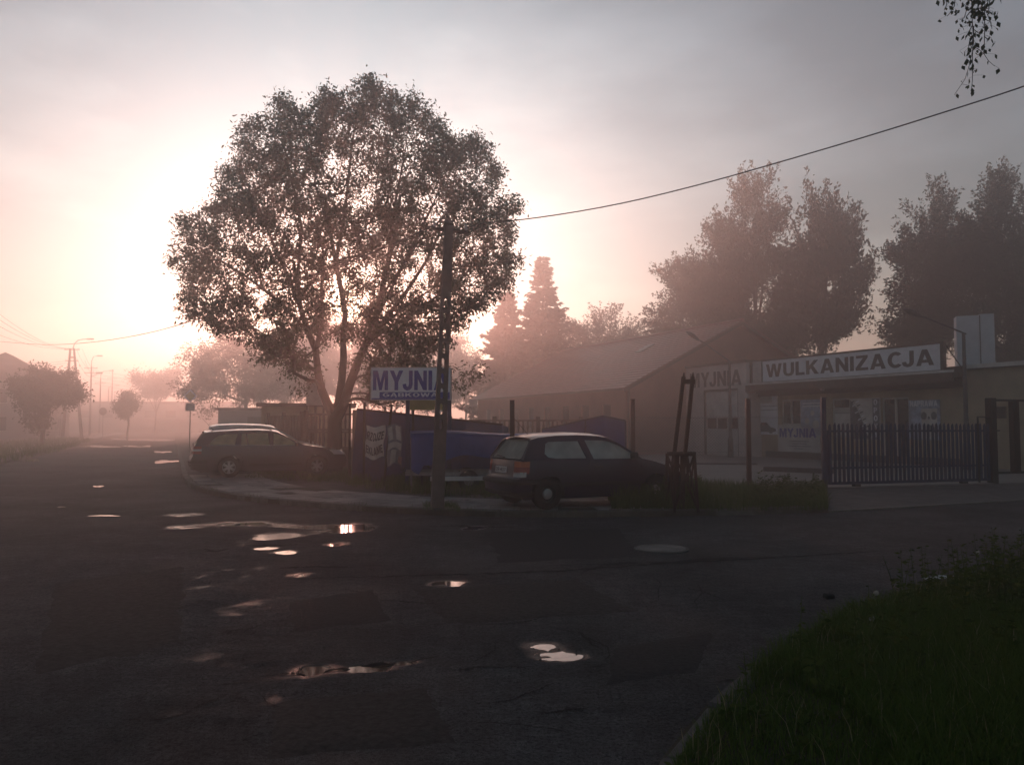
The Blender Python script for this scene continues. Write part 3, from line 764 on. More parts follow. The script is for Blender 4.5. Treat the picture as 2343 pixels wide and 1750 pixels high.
# side street opening on the far left is covered by a footpath strip
fp = MB(); a = [p - v_s * 1.6 for p in lk]; b = [p - v_s * 3.6 for p in lk]
fp.grid([[(p.x, p.y, .096) for p in a], [(p.x, p.y, .096) for p in b]]); structure(fp.build('footpath', 'slab', fix=False))

# --- grassy bank at the near right
bpx = [(1440, 1900), (1490, 1800), (1535, 1735), (1590, 1660), (1650, 1598)]
bank_line = [Vector((-.1, -3, 0)), Vector((.15, 0, 0)), Vector((.35, 2, 0)), gp(1440, 1900), gp(1490, 1800), gp(1540, 1735), gp(1597, 1660), gp(1665, 1595), gp(1760, 1520), gp(1880, 1448),
             gp(2010, 1390), gp(2150, 1345), Vector((5.0, 8.6, 0)), Vector((7.5, 9.7, 0)), Vector((11, 11.2, 0)), Vector((20, 15, 0)), Vector((50, 27, 0))]
bl = smooth_line(bank_line, 1)
poly = [(p.x, p.y) for p in bl] + [(60, -12), (0, -12)]
BANK = poly
def bank_h(x, y):
    x = np.asarray(x, float); y = np.asarray(y, float)
    B = np.array([(p.x, p.y) for p in bl]); d = np.full(np.shape(x), 1e9)
    for (a, b) in zip(B[:-1], B[1:]):
        e = b - a; t = np.clip(((x - a[0]) * e[0] + (y - a[1]) * e[1]) / (e @ e), 0, 1)
        d = np.minimum(d, np.hypot(x - a[0] - t * e[0], y - a[1] - t * e[1]))
    return .09 + .10 * np.clip(d - .2, 0, 3) + .05 * fbm(x * 1.3, y * 1.3, 5, 3)
bk = MB().prism(poly, -.12, .07).build('bank', 'earth'); structure(bk)
gx = np.arange(.2, 14, .16); gy = np.arange(1.5, 14, .16)
GX, GY = np.meshgrid(gx, gy)
ins = inside_np(GX - .12, GY, BANK) & inside_np(GX, GY + .12, BANK)
GZ = bank_h(GX, GY)
idx = np.arange(GX.size).reshape(GX.shape)
Q = [(idx[i, j], idx[i, j + 1], idx[i + 1, j + 1], idx[i + 1, j]) for i in range(len(gy) - 1) for j in range(len(gx) - 1) if ins[i, j] and ins[i + 1, j] and ins[i, j + 1] and ins[i + 1, j + 1]]
structure(np_quads('bank', np.stack([GX.ravel(), GY.ravel(), GZ.ravel()], 1), np.array(Q), 'earth'))
kerb_run([p for p in bl if p.y > -2 and p.y < 5.6], .8, bk, .09, .15, 0, -1)
for o in bk.children: o.data.materials[0] = M['concrete_dark']

# ================================================================ buildings
# --- workshop pavilion with the long sign; local x runs along the front towards the camera, local y into the building
Fm = gp(1620, 1045)                                # a point on the front line
FRZ = math.atan2(-u_b.y, -u_b.x)
def fs(px):                                        # distance along the front line from Fm for an image column
    k = (px - CX) / FPX / _ca                      # close enough: pitch is small
    e = -u_b
    return (k * Fm.y - Fm.x) / (e.x - k * e.y)
def fz(px, py, inset=0.0):
    s = fs(px); p = Fm - u_b * s + v_b * inset
    return at(px, py, p.y).z
S0 = fs(1712)                                      # joint between car wash annex and pavilion
org = Fm - u_b * S0; org.z = .108
def ls(px): return fs(px) - S0                     # local x of an image column on the sign line
WY = .8                                            # wall sits this far behind the sign line
pav = thing('workshop_building', 'flat-roofed tyre workshop with canopy and poster-covered windows behind the gate', 'building', org, FRZ)
SE = ls(2155); LEND = SE + 9.5
def lz(px, py): return fz(px, py) - .108
def wx(px):                                        # local x of an image column on the wall plane
    k = (px - CX) / FPX / _ca; P = Fm + v_b * WY; e = -u_b
    return (k * P.y - P.x) / (e.x - k * e.y) - S0
def wz(px, py):
    s = wx(px); p = Fm + v_b * WY - u_b * (s + S0); return at(px, py, p.y).z - .108
WIN = []                                            # (x0, x1, z0, z1)
for a, b, t, bt in [(1787, 1830, 914, 972), (1902, 1943, 911, 1000), (2016, 2078, 909, 1088)]:
    WIN.append((wx(a), wx(b), wz((a + b) / 2, bt), wz((a + b) / 2, t)))
H1 = 3.62
outer = [(0, 0), (LEND, 0), (LEND, H1), (0, H1)]
holes = [[(a, c), (a, d), (b, d), (b, c)] for a, b, c, d in WIN]
MB().panel(outer, holes, lambda a, b, h: (a, WY + h, b), .24).build('wall', 'cream_wall', pav)
w2 = MB(); w2.box(0, .24, WY + .245, 9, 0, H1); w2.box(LEND - .24, LEND, WY + .245, 9, 0, H1); w2.box(0, LEND, 9.003, 9.24, 0, H1)
w2.build('wall', 'cream_wall', pav)
r_ = MB(); r_.box(-.05, LEND + .15, WY - .15, 9.4, H1 + .003, H1 + .16); rf = r_.build('roof', 'brown_trim', pav)
MB().box(SE + .5, LEND + .2, WY - .19, WY - .152, H1 + .04, H1 + .19).build('parapet_trim', 'white_old', rf)
# plinth
MB().box(.3, SE + .2, WY - .04, WY - .003, 0, .30).build('plinth', 'brown_trim', pav)
MB().box(-.1, 0, .0, WY, 0, H1 - .5).build('side_pier', 'plaster', pav)
# windows: frame, mullion, pane
for k, (a, b, c, d) in enumerate(WIN):
    f = MB(); t = .07; y0, y1 = WY + .06, WY + .13
    f.box(a + .002, a + t, y0, y1, c, d); f.box(b - t, b - .002, y0, y1, c, d); f.box(a + t, b - t, y0, y1, d - t, d - .002); f.box(a + t, b - t, y0, y1, c + .002, c + t)
    if k != 1: f.box((a + b) / 2 - .05, (a + b) / 2 + .05, y0 - .01, y1, c + t, d - t)
    else: f.box(a + t, b - t, y0 - .01, y1, c + (d - c) * .62, c + (d - c) * .76)
    w = f.build('window', 'frame_white', pav)
    MB().box(a + t, b - t, y1 - .03, y1 - .015, c + t, d - t).build('pane', 'window_dark', w)
    if k == 1: MB().box(a + t + .01, b - t - .01, y1 - .045, y1 - .033, c + t + .01, c + (d - c) * .61).build('blind', 'white_old', w)
    if k == 0:
        for sx in (0, 1):
            x0 = a + t + .02 + sx * ((b - a) * .5)
            MB().grid([[(x0 + i * .05, y1 + .05 + .02 * (i % 2), z) for i in range(7)] for z in (c + t, d - t)]).build('curtain', 'banner', w)
# canopy in front of the wall with fascia boards
cn = MB(); cn.box(-.12, SE + .45, .0, WY - .16, 3.30, 3.60); cn = cn.build('canopy', 'brown_trim', pav)
MB().box(-.16, SE + .5, -.05, -.003, 3.18, 3.52).build('fascia', 'brown_trim', cn)
MB().box(-.20, SE + .55, -.10, -.053, 3.52, 3.61).build('gutter', 'white_old', cn)
MB().box(-.10, SE + .40, WY - .2, WY - .004, 2.98, 3.29).build('beam', 'frame_brown', cn)
for px in (1870,):
    q = MB().lathe([(.02, .10), (.05, .06), (.10, 0), (.09, -.06), (.03, -.10), (.001, -.1)], 12, c=(ls(px), .3, 3.18)); q.build('lamp', 'frame_white', cn)
# posters on the wall, each printed sheet its own thing
def poster(name, label, px0, px1, py0, py1, base):
    a, b = wx(px0), wx(px1); c, d = wz((px0 + px1) / 2, py1), wz((px0 + px1) / 2, py0)
    p = Matrix.Translation(org) @ Matrix.Rotation(FRZ, 4, 'Z') @ Vector((a, WY - .045, c))
    t = thing(name, label, 'poster', p, FRZ, 'posters on the workshop front')
    MB().box(0, b - a, 0, .035, 0, d - c).build('sheet', base, t)
    return t, b - a, d - c
t, w, h = poster('poster', 'white poster with a drawing of a car at the left end of the workshop front', 1721, 1779, 905, 994, 'white_paint')
MB().box(.05, w * .8, -.006, -.003, h * .80, h * .97).build('print', 'white_old', t)
for z in (.62, .72): MB().box(.0, w, -.006, -.003, h * z, h * z + .02).build('print_line', 'print_grey', t)
car = [(0, .12), (.05, .25), (.22, .30), (.33, .52), (.62, .54), (.78, .32), (.97, .26), (1, .12), (.86, .10), (.82, .02), (.74, .02), (.70, .10), (.30, .10), (.26, .02), (.18, .02), (.14, .10)]
MB().prism([(a * w * .95, b * h * .52 + .04) for a, b in car], -.006, -.003, lambda a, b, k: (a, k, b)).build('car_drawing', 'print_grey', t)
MB().box(w * .36, w * .6, -.009, -.007, h * .25, h * .31).build('print', 'print_dark', t)
t, w, h = poster('poster', 'pale blue poster with round shapes between the two left windows', 1832, 1882, 914, 996, 'print_blue')
for z in (.80, .88): MB().box(w * .1, w * .9, -.006, -.003, h * z, h * z + .05).build('print_line', 'white_paint', t)
for a, b, r in ((.3, .4, .14), (.7, .3, .2), (.55, .62, .12)):
    MB().prism([(a * w + r * math.cos(i * .524), b * h + r * math.sin(i * .524)) for i in range(12)], -.006, -.003, lambda x, z, k: (x, k, z)).build('print', 'white_old', t)
t, w, h = poster('poster', 'grey poster of a tyre tread with letters down its right edge', 1945, 2014, 911, 1006, 'white_old')
MB().prism([(.02, .02), (w * .62, .02), (w * .45, h * .4), (w * .25, h * .75), (.02, h * .98)], -.006, -.003, lambda x, z, k: (x, k, z)).build('tyre_print', 'print_grey', t)
for i in range(11):
    for j in range(2):
        z = h * (.95 - .085 * i); x = w * (.04 + .045 * i + .16 * j)
        MB().prism([(x, z - .12), (x + .17, z - .05), (x + .19, z), (x + .02, z - .06)], -.010, -.007, lambda x, z, k: (x, k, z)).build('tread_block', 'white_paint' if (i + j) % 2 else 'print_dark', t)
for i, ch in enumerate('OPONY'):
    letter('lettering', ch, h * .13, 'white_paint', t, w * .80, -.012, h * (.83 - .19 * i), .02)
MB().box(w * .76, w * .98, -.009, -.006, 0.02, h * .98).build('print_strip', 'print_grey', t)
t, w, h = poster('poster', 'pale poster reading NAPRAWA at the right end of the workshop front', 2079, 2150, 915, 1006, 'print_blue')
letter('lettering', 'NAPRAWA', .22, 'white_paint', t, w * .06, -.008, h * .84, .02, width=w * .88)
MB().box(w * .42, w * .92, -.006, -.003, h * .02, h * .78).build('print', 'white_old', t)
for a, b, r in ((.5, .6, .13), (.82, .6, .13), (.66, .3, .11), (.66, .55, .05), (.85, .25, .1)):
    MB().prism([(a * w + r * math.cos(i * .524), b * h + r * 1.2 * math.sin(i * .524)) for i in range(12)], -.010, -.007, lambda x, z, k: (x, k, z)).build('print', 'print_grey', t)
t, w, h = poster('banner', 'low white banner reading MYJNIA on the workshop wall behind the chain-link fence', 1779, 1876, 972, 1034, 'white_old')
letter('lettering', 'MYJNIA', .42, 'sign_blue', t, w * .05, -.008, h - .58, .035, width=w * .86)
for i, (a, b) in enumerate(((.30, .75), (.36, .7), (.28, .8), (.4, .62))):
    MB().box(w * a, w * b, -.006, -.003, h * (.38 - .09 * i), h * (.41 - .09 * i)).build('print_line', 'print_grey', t)
# the long roof sign
sg = thing('shop_sign', 'long white roof sign reading WULKANIZACJA in dark capitals', 'sign', Matrix.Translation(org) @ Matrix.Rotation(FRZ, 4, 'Z') @ Vector((ls(1746), -.02, 3.64)), FRZ)
w = SE - ls(1746); h = .98
MB().box(0, w, 0, .10, 0, h).build('board', 'white_paint', sg)
f = MB(); f.box(-.06, w + .14, -.02, .12, h + .003, h + .08); f.box(-.06, -.003, -.02, .12, 0, h); f.box(w + .003, w + .14, -.04, .12, -.06, h); f.box(-.06, w, -.02, .12, -.06, -.003)
f.build('frame', 'brown_trim', sg)
letter('lettering', 'WULKANIZACJA', .62, 'sign_grey', sg, w * .025, -.006, .20, .035, width=w * .945)
for k in (.08, .5, .92): MB().bar((w * k, .12, h * .9), (w * k, .9, 0.02), .05).build('brace', 'black_steel', sg)
MB().bar((w + .1, .1, h), (w + .1, 1.1, .02), .03).build('brace', 'black_steel', sg)

# --- car wash annex
SA = ls(1570)
ann = thing('carwash_annex', 'white rendered car wash bay with a roller door beside the barn', 'building', Matrix.Translation(org) @ Matrix.Rotation(FRZ, 4, 'Z') @ Vector((0, 0, 0)), FRZ)
HA = lz(1640, 836)
d0, d1 = ls(1608), ls(1688); dz = lz(1648, 890)
MB().panel([(SA, 0), (-.12, 0), (-.12, HA), (SA, HA)], [[(d0, .003), (d0, dz), (d1, dz), (d1, .003)]], lambda a, b, h_: (a, h_, b), .3).build('wall', 'plaster', ann)
q = MB(); q.box(SA, SA + .3, .303, 6, 0, HA); q.box(-.42, -.12, .303, 6, 0, HA); q.box(SA, -.12, 6.003, 6.3, 0, HA); q.build('wall', 'plaster', ann)
MB().box(SA - .1, -.02, -.08, 6.4, HA + .003, HA + .12).build('roof', 'brown_trim', ann)
f = MB(); f.box(d0 + .002, d0 + .14, .05, .16, 0, dz); f.box(d1 - .10, d1 - .002, .05, .16, 0, dz); f.box(d0 + .14, d1 - .10, .05, .16, dz - .1, dz - .002)
dr = f.build('door', 'frame_brown', ann)
for i in range(5):
    z0 = .02 + i * (dz - .14) / 5; z1 = z0 + (dz - .14) / 5 - .02
    if i == 2:
        wn_ = (d1 - d0 - .24) / 3
        f = MB()
        for j in range(4): f.box(d0 + .14 + j * wn_ - (.03 if j else 0), d0 + .14 + j * wn_ + (.03 if j < 3 else 0), .10, .14, z0, z1)
        f.box(d0 + .14, d1 - .1, .10, .14, z1 - .05, z1); f.box(d0 + .14, d1 - .1, .10, .14, z0, z0 + .05)
        f.build('door_panel', 'white_old', dr)
        MB().box(d0 + .14, d1 - .1, .145, .15, z0, z1).build('pane', 'window_dark', dr)
    else: MB().box(d0 + .14, d1 - .1, .10, .14, z0, z1).build('door_panel', 'white_old', dr)
letter('lettering', 'MYJNIA', .78, 'sign_grey', ann, SA + .35, -.008, lz(1640, 884), .035, width=(ls(1697) - SA - .35))
q = MB(); q.box(-.119, ls(1745), .3, .5, 3.66, HA + .02); q.build('link_wall', 'white_old', ann)
MB().box(-.119, -.02, .2, .299, 3.62, HA + .1).build('downpipe', 'brown_trim', ann)

# --- barn with a tiled gable roof
Ag = Fm - u_b * fs(1570)
bx = ((1434 - CX) / FPX * Ag.y - Ag.x) / (v_b.x - (1434 - CX) / FPX * v_b.y)
bo = Ag + v_b * bx; bo.z = .108
bn = thing('barn', 'long brown barn with red tiled gable roof behind the car wash', 'building', bo, -UB)
BW, BL = 15.0, 20.5
ez = at(1434, 880, bo.y).z - .108
rz = ez + 3.75
gab = [(0, 0), (BW, 0), (BW, ez), (BW / 2, rz - .12), (0, ez)]
MB().panel(gab, [], lambda a, b, h_: (a, h_, b), .3).build('gable_wall', 'brown_wall', bn)
MB().panel(gab, [], lambda a, b, h_: (a, BL - h_, b), .3).build('gable_wall', 'brown_wall', bn)
wins = [(1.6 + 2.35 * k, 2.5 + 2.35 * k, 1.3, 2.7) for k in range(8)]
MB().panel([(.303, 0), (BL - .303, 0), (BL - .303, ez), (.303, ez)], [[(a, c), (a, d), (b, d), (b, c)] for a, b, c, d in wins], lambda a, b, h_: (h_, a, b), .3).build('side_wall', 'brown_wall', bn)
MB().box(BW - .3, BW, .303, BL - .303, 0, ez).build('side_wall', 'brown_wall', bn)
for a, b, c, d in wins:
    f = MB(); f.box(.08, .14, a + .002, a + .07, c, d); f.box(.08, .14, b - .07, b - .002, c, d); f.box(.08, .14, a + .07, b - .07, d - .07, d - .002); f.box(.08, .14, a + .07, b - .07, c + .002, c + .07)
    w = f.build('window', 'frame_brown', bn); MB().box(.11, .12, a + .07, b - .07, c + .07, d - .07).build('pane', 'window_dark', w)
sl_ = (rz - ez) / (BW / 2); ov = .45
for side in (-1, 1):
    rows = 24; f = MB(); run = BW / 2 + ov
    for i in range(rows):                            # overlapping courses of tiles, each lower edge stepped up
        a0, a1 = run * i / rows, run * (i + 1) / rows + .02
        def P(a, up, y): return (BW / 2 + side * a, y, rz + .02 - a * sl_ + up)
        y0, y1 = -.5, BL + .5; m = 1
        f.add([P(a0, .0, y0), P(a1, .045, y0), P(a1, .045, y1), P(a0, .0, y1), P(a1, -.01, y0), P(a1, -.01, y1), P(a0, -.06, y0), P(a0, -.06, y1)],
              [(0, 1, 2, 3), (1, 4, 5, 2), (6, 7, 5, 4), (0, 6, 4, 1), (3, 2, 5, 7)])
    rf = f.build('roof_slope', 'roof_tile', bn)
    if side < 0:
        xg = BW / 2 - run - .02; zg = rz - run * sl_ - .03
        MB().bar((xg, -.45, zg), (xg, BL + .4, zg), .11, .1).build('gutter', 'frame_brown', rf)
        a = 1.9; y = 5.4
        q = MB(); q.add([(BW / 2 - a, y, rz + .12 - a * sl_), (BW / 2 - a - 1.0, y, rz + .12 - (a + 1.0) * sl_), (BW / 2 - a - 1.0, y + .7, rz + .12 - (a + 1.0) * sl_), (BW / 2 - a, y + .7, rz + .12 - a * sl_),
                         (BW / 2 - a, y, rz - a * sl_), (BW / 2 - a - 1.0, y, rz - (a + 1.0) * sl_), (BW / 2 - a - 1.0, y + .7, rz - (a + 1.0) * sl_), (BW / 2 - a, y + .7, rz - a * sl_)],
                        [(0, 1, 2, 3), (0, 4, 5, 1), (1, 5, 6, 2), (2, 6, 7, 3), (3, 7, 4, 0)])
        q.build('skylight', 'galv', rf)
    for y in (-.5, BL + .45):
        f = MB(); f.add([(BW / 2, y, rz + .06), (BW / 2 + side * run, y, rz + .06 - run * sl_), (BW / 2 + side * run, y, rz - .2 - run * sl_), (BW / 2, y, rz - .2),
                         (BW / 2, y + .05, rz + .06), (BW / 2 + side * run, y + .05, rz + .06 - run * sl_), (BW / 2 + side * run, y + .05, rz - .2 - run * sl_), (BW / 2, y + .05, rz - .2)],
                        [(0, 1, 2, 3), (4, 7, 6, 5), (0, 4, 5, 1), (2, 6, 7, 3), (1, 5, 6, 2)])
        f.build('bargeboard', 'frame_brown', rf)
MB().tube([(BW / 2, -.5, rz + .05), (BW / 2, BL + .5, rz + .05)], .11, 8).build('ridge', 'roof_tile', bn)
MB().bar((.1, -.05, ez - .1), (.1, -.05, 0), .1).build('downpipe', 'frame_brown', bn)

# --- white cabinet on the flat roof
_k = (2192 - CX) / FPX / _ca; _P = Fm + v_b * 2.4
p = Matrix.Translation(org) @ Matrix.Rotation(FRZ, 4, 'Z') @ Vector(((_k * _P.y - _P.x) / (-u_b.x + _k * u_b.y) - S0, 2.4, H1 + .16))
tk = thing('roof_cabinet', 'tall pale cabinet of two panels standing on the flat roof', 'cabinet', p, RAD(-20))
hh = 2.15
MB().bbox(0, .82, 0, .6, 0, hh, .02).build('panel', 'tank', tk)
MB().bbox(.83, 1.34, .02, .62, 0, hh + .05, .02).build('panel', 'tank', tk)
MB().bar((.825, -.012, .01), (.825, -.012, hh), .03).build('seam_post', 'grey_steel', tk)

# --- house and wall at the far left of the street
hp = at(108, 990, 84); hp.z = .09
hs = thing('house', 'pale two-storey house with a hipped roof at the left edge', 'house', hp, -US)
HW, HL, HE, HR = 9.0, 11.0, 6.3, 9.3
def hwall(x0, x1, y0, y1): return MB().box(x0, x1, y0, y1, 0, HE)
hol = [[(a, c), (a, c + 1.4), (a + 1.1, c + 1.4), (a + 1.1, c)] for c in (1.0, 3.9) for a in (1.2, 4.2, 7.0)]
MB().panel([(-HW + .3, 0), (0 - .3, 0), (-.3, HE), (-HW + .3, HE)], [[(x - HW, z) for x, z in l] for l in hol[:2] + hol[3:5]], lambda a, b, h_: (a, h_, b), .3).build('wall', 'far_wall', hs)
MB().panel([(0, 0), (HL, 0), (HL, HE), (0, HE)], hol, lambda a, b, h_: (-h_, a, b), .3).build('wall', 'far_wall', hs)
MB().box(-HW, -HW + .3, 0, HL, 0, HE).build('wall', 'far_wall', hs); MB().box(-HW + .3, -.3, HL - .3, HL, 0, HE).build('wall', 'far_wall', hs)
for l in hol:
    a, c = l[0]; f = MB().box(-.16, -.10, a, a + 1.1, c, c + 1.4); w = f.build('window', 'window_dark', hs)
    MB().box(-.10, -.05, a + .52, a + .58, c, c + 1.4).build('mullion', 'frame_white', w); MB().box(-.09, .08, a - .05, a + 1.15, c - .08, c - .003).build('sill', 'frame_white', w)
for l in hol[:2] + hol[3:5]:
    a, c = l[0]; a -= HW; w = MB().box(a, a + 1.1, .10, .16, c, c + 1.4).build('window', 'window_dark', hs); MB().box(a - .05, a + 1.15, -.08, .09, c - .08, c - .003).build('sill', 'frame_white', w)
f = MB(); o_ = .5
f.add([(-HW - o_, -o_, HE), (o_, -o_, HE), (o_, HL + o_, HE), (-HW - o_, HL + o_, HE), (-HW / 2, 3.2, HR), (-HW / 2, HL - 3.2, HR)], [(0, 1, 4), (1, 2, 5, 4), (2, 3, 5), (3, 0, 4, 5), (3, 2, 1, 0)])
rf = f.build('roof', 'old_tile', hs)
ap = hp + u_s * 16 - v_s * .5
ax_ = thing('outbuilding', 'flat-topped grey outbuilding beyond the house on the left', 'building', ap, -US)
MB().box(-6, 0, 0, 8, 0, 6.6).build('wall', 'far_wall', ax_); MB().box(-6.2, .2, -.2, 8.2, 6.603, 6.85).build('roof', 'old_tile', ax_)
# long far warehouse closing the street
fw = at(250, 985, 165); fw.z = .0
wh = thing('warehouse', 'long low hazy warehouse across the far end of the street', 'building', (fw.x, fw.y, 0), RAD(4))
MB().box(-16, 24, 0, 12, 0, 6.0).build('wall', 'far_wall', wh); MB().box(-16.4, 24.4, -.4, 12.4, 6.003, 6.5).build('roof', 'old_tile', wh)
for k in range(9): MB().box(-14 + 4.2 * k, -12 + 4.2 * k, -.06, -.003, 3.2, 4.6).build('window', 'window_dark', wh)
# low shed behind the concrete fence
sp = at(660, 960, 34); sp.z = .1
sh = thing('shed', 'low pale shed with a flat roof edge behind the fence left of the big tree', 'shed', sp, RAD(12))
MB().box(-1.1, 2.6, 0, 3, 0, 2.35).build('wall', 'cream_wall', sh); MB().box(-1.3, 2.8, -.2, 3.2, 2.353, 2.5).build('roof', 'old_tile', sh)
MB().box(.4, 1.2, -.05, -.003, .02, 1.95).build('door', 'wood_old', sh)
# wall of a neighbouring plot behind the big tree
gp_ = at(560, 975, 62); gp_.z = 0.1
gg = thing('garage', 'pale low garage far behind the parked cars', 'garage', gp_, RAD(8))
MB().box(-2, 5, 0, 6, 0, 2.7).build('wall', 'far_wall', gg); MB().box(-2.2, 5.2, -.3, 6.2, 2.703, 2.9).build('roof', 'old_tile', gg); MB().box(.2, 2.8, -.06, -.003, .02, 2.2).build('door', 'brown_trim', gg)
# ================================================================ poles, fences, signs
GZ0 = .10
# --- leaning reinforced-concrete pole with slots
pb = gp(1000, 1164, GZ0); ptop = at(1027, 505, pb.y + .1)
pole = thing('utility_pole', 'leaning concrete utility pole with slots, standing on the pavement', 'utility pole', pb)
d = (ptop - pb); Lp = d.length; dn = d.normalized()
side = dn.cross(Vector((0, 1, 0))).normalized(); side = Vector((1, 0, 0)) - dn * dn.x; side.normalize(); frn = dn.cross(side)
yaw = RAD(14); s2 = side * math.cos(yaw) + frn * math.sin(yaw); f2 = frn * math.cos(yaw) - side * math.sin(yaw)
def pw(t): return .24 - .075 * t                   # width
def pd(t): return .17 - .05 * t
def PP(a, t, h): return pb * 0 + dn * (Lp * t) + s2 * (a) + f2 * h
slots = []
t0, t1, n = .27, .74, 9
for i in range(n):
    a = t0 + (t1 - t0) * i / n; b = a + (t1 - t0) / n * .74; w = .036
    slots.append([(-w, a + .006), (-w, b - .006), (-w * .4, b), (w * .4, b), (w, b - .006), (w, a + .006), (w * .4, a), (-w * .4, a)])
outer = [(-.12, -.03)] + [(.12, -.03)] + [(pw(t) / 2, t) for t in (.25, .5, .75, 1.0)] + [(-pw(t) / 2, t) for t in (1.0, .75, .5, .25)]
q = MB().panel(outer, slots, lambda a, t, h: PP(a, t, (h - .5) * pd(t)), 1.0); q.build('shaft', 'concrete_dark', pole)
q = MB(); q.bar(PP(-.30, .972, .1), PP(.42, .968, .1), .07, .06); ca = q.build('crossarm', 'rust_dark', pole)
MB().bar(PP(-.09, .985, .0), PP(.09, .985, .0), .19, .03).build('clamp', 'rust_dark', pole)
for a in (-.26, .36): MB().lathe([(.012, 0), (.03, .02), (.035, .06), (.02, .07), (.03, .09), (.012, .12), (.001, .125)], 10, c=PP(a, .975, .1)).build('insulator', 'white_old', ca)
WTOP = pb + PP(.38, .985, .1); WTOPL = pb + PP(-.26, .985, .1)

def catenary(a, b, sag, n=24): 
    return [a + (b - a) * (i / n) - Vector((0, 0, sag * 4 * (i / n) * (1 - i / n))) for i in range(n + 1)]
def cable(name, label, pts, r, group=None):
    o = MB().tube(smooth_line([Vector(p) for p in pts], 2), r, 5).build(name, 'wire', smooth=True); tag(o, label, 'cable', group); return o
# overhead line towards the upper right: passes (1205,503) and (2343,203)
b = at(2343, 200, 10.5); c = b + (b - WTOP).normalized() * 8
pts = [WTOP]
for px, py, Y in ((1110, 509, 14.95), (1205, 503, 14.7), (1400, 472, 14.1), (1600, 424, 13.4), (1800, 367, 12.7), (2000, 308, 12.0), (2200, 245, 11.2), (2343, 199, 10.6), (2500, 140, 10.0), (2800, 20, 9.0)): pts.append(at(px, py, Y))
cable('overhead_cable', 'thick overhead cable rising from the concrete pole to the upper right', pts, .011)
pts = [WTOPL] + [at(px, py, Y) for px, py, Y in ((900, 560, 17), (700, 636, 20), (560, 696, 24), (420, 741, 30), (330, 765, 36), (220, 783, 44), (115, 790, 54), (40, 785, 62), (-60, 776, 74), (-300, 750, 90))]
cable('overhead_cable', 'overhead cable sagging from the concrete pole towards the left edge', pts, .016)

# --- brown steel posts and the chain-link fence
def post_mesh(h, w=.11):
    q = MB().bbox(-w / 2, w / 2, -w / 2, w / 2, 0, h, .008); return q
fA, fB = at(1447, 914, 20.4), at(1711, 912, 20.1)
fence = thing('chain_link_fence', 'chain-link fence with brown square posts between the hatchback and the gate', 'fence', (fA.x, fA.y, GZ0))
for p, m in ((fA, 'brown_post'), (fB, 'brown_post'), (GATE_A + Vector((-.0, 0, at(1882, 910, GATE_A.y).z)), 'blue_steel')):
    q = post_mesh(p.z - GZ0); q.v = [(x + p.x, y + p.y, z + GZ0) for x, y, z in q.v]; o = q.build('post', m, fence, world=True)
    q = MB().bbox(p.x - .065, p.x + .065, p.y - .065, p.y + .065, p.z, p.z + .012, .004); q.build('cap', m, o, world=True)
def chainlink(a, b, z0, z1, parent, sag=.03, step=.075, r=.0026):
    q = MB(); L = (Vector((b.x, b.y, 0)) - Vector((a.x, a.y, 0))).length; e = Vector((b.x - a.x, b.y - a.y, 0)) / L; h = z1 - z0
    def pt(s, z, k=0): 
        bul = .05 * math.sin(s * 1.7) * math.sin(z * 1.3); return Vector((a.x, a.y, 0)) + e * s + Vector((-e.y * bul, e.x * bul, z0 + z))
    n = int((L + h) / step)
    for i in range(n):
        s0 = i * step - h
        for k in (0, 1):
            P = []
            for t in (0, .25, .5, .75, 1.0):
                s = s0 + h * t; z = h * t if k == 0 else h * (1 - t)
                P.append((s, z))
            P = [(max(0, min(L, s)), z) for s, z in P if -h * .25 <= s <= L + h * .25]
            P = [pt(s, z) for s, z in P]
            if len(P) > 1 and (P[0] - P[-1]).length > .1: q.tube(P, r, 3, cap=False)
    for z in (.02, h * .5, h - .02): q.tube([pt(L * k / 8, z - .03 * math.sin(math.pi * k / 8)) for k in range(9)], r * 1.3, 3, cap=False)
    o = q.build('wire_mesh', 'galv', parent, world=True, fix=False); o['kind'] = 'stuff'; return o
chainlink(fA, fB, GZ0 + .05, 1.9, fence); chainlink(fB, GATE_A, GZ0 + .05, 1.9, fence)
def lone_post(label, px, py, Y, w=.11, m='brown_post', group=None):
    p = at(px, py, Y); q = post_mesh(p.z - GZ0, w); o = q.build('steel_post', m); o.location = (p.x, p.y, GZ0); WM[o.name] = Matrix.Translation(o.location)
    tag(o, label, 'post', group); MB().bbox(-w / 2 - .008, w / 2 + .008, -w / 2 - .008, w / 2 + .008, p.z - GZ0, p.z - GZ0 + .012, .004).build('cap', m, o)
    return o
lone_post('square brown steel post rising behind the tail of the dark hatchback', 1172, 916, 18.7)
lone_post('thin dark post beside the left end of the blue sheeting', 801, 923, 22.3, .06, 'rust_dark')
lone_post('thin dark post behind the white banner with writing', 834, 921, 21.6, .06, 'rust_dark')
o = MB().bar((0, 0, 0), at(897, 927, 21.0) - gp(879, 1110, GZ0), .055).build('steel_post', 'rust_dark'); o.location = gp(879, 1105, GZ0); o.location.y = 21.0; o.location.x = at(879, 1000, 21.0).x
tag(o, 'thin dark post leaning between the two cloth banners', 'post')

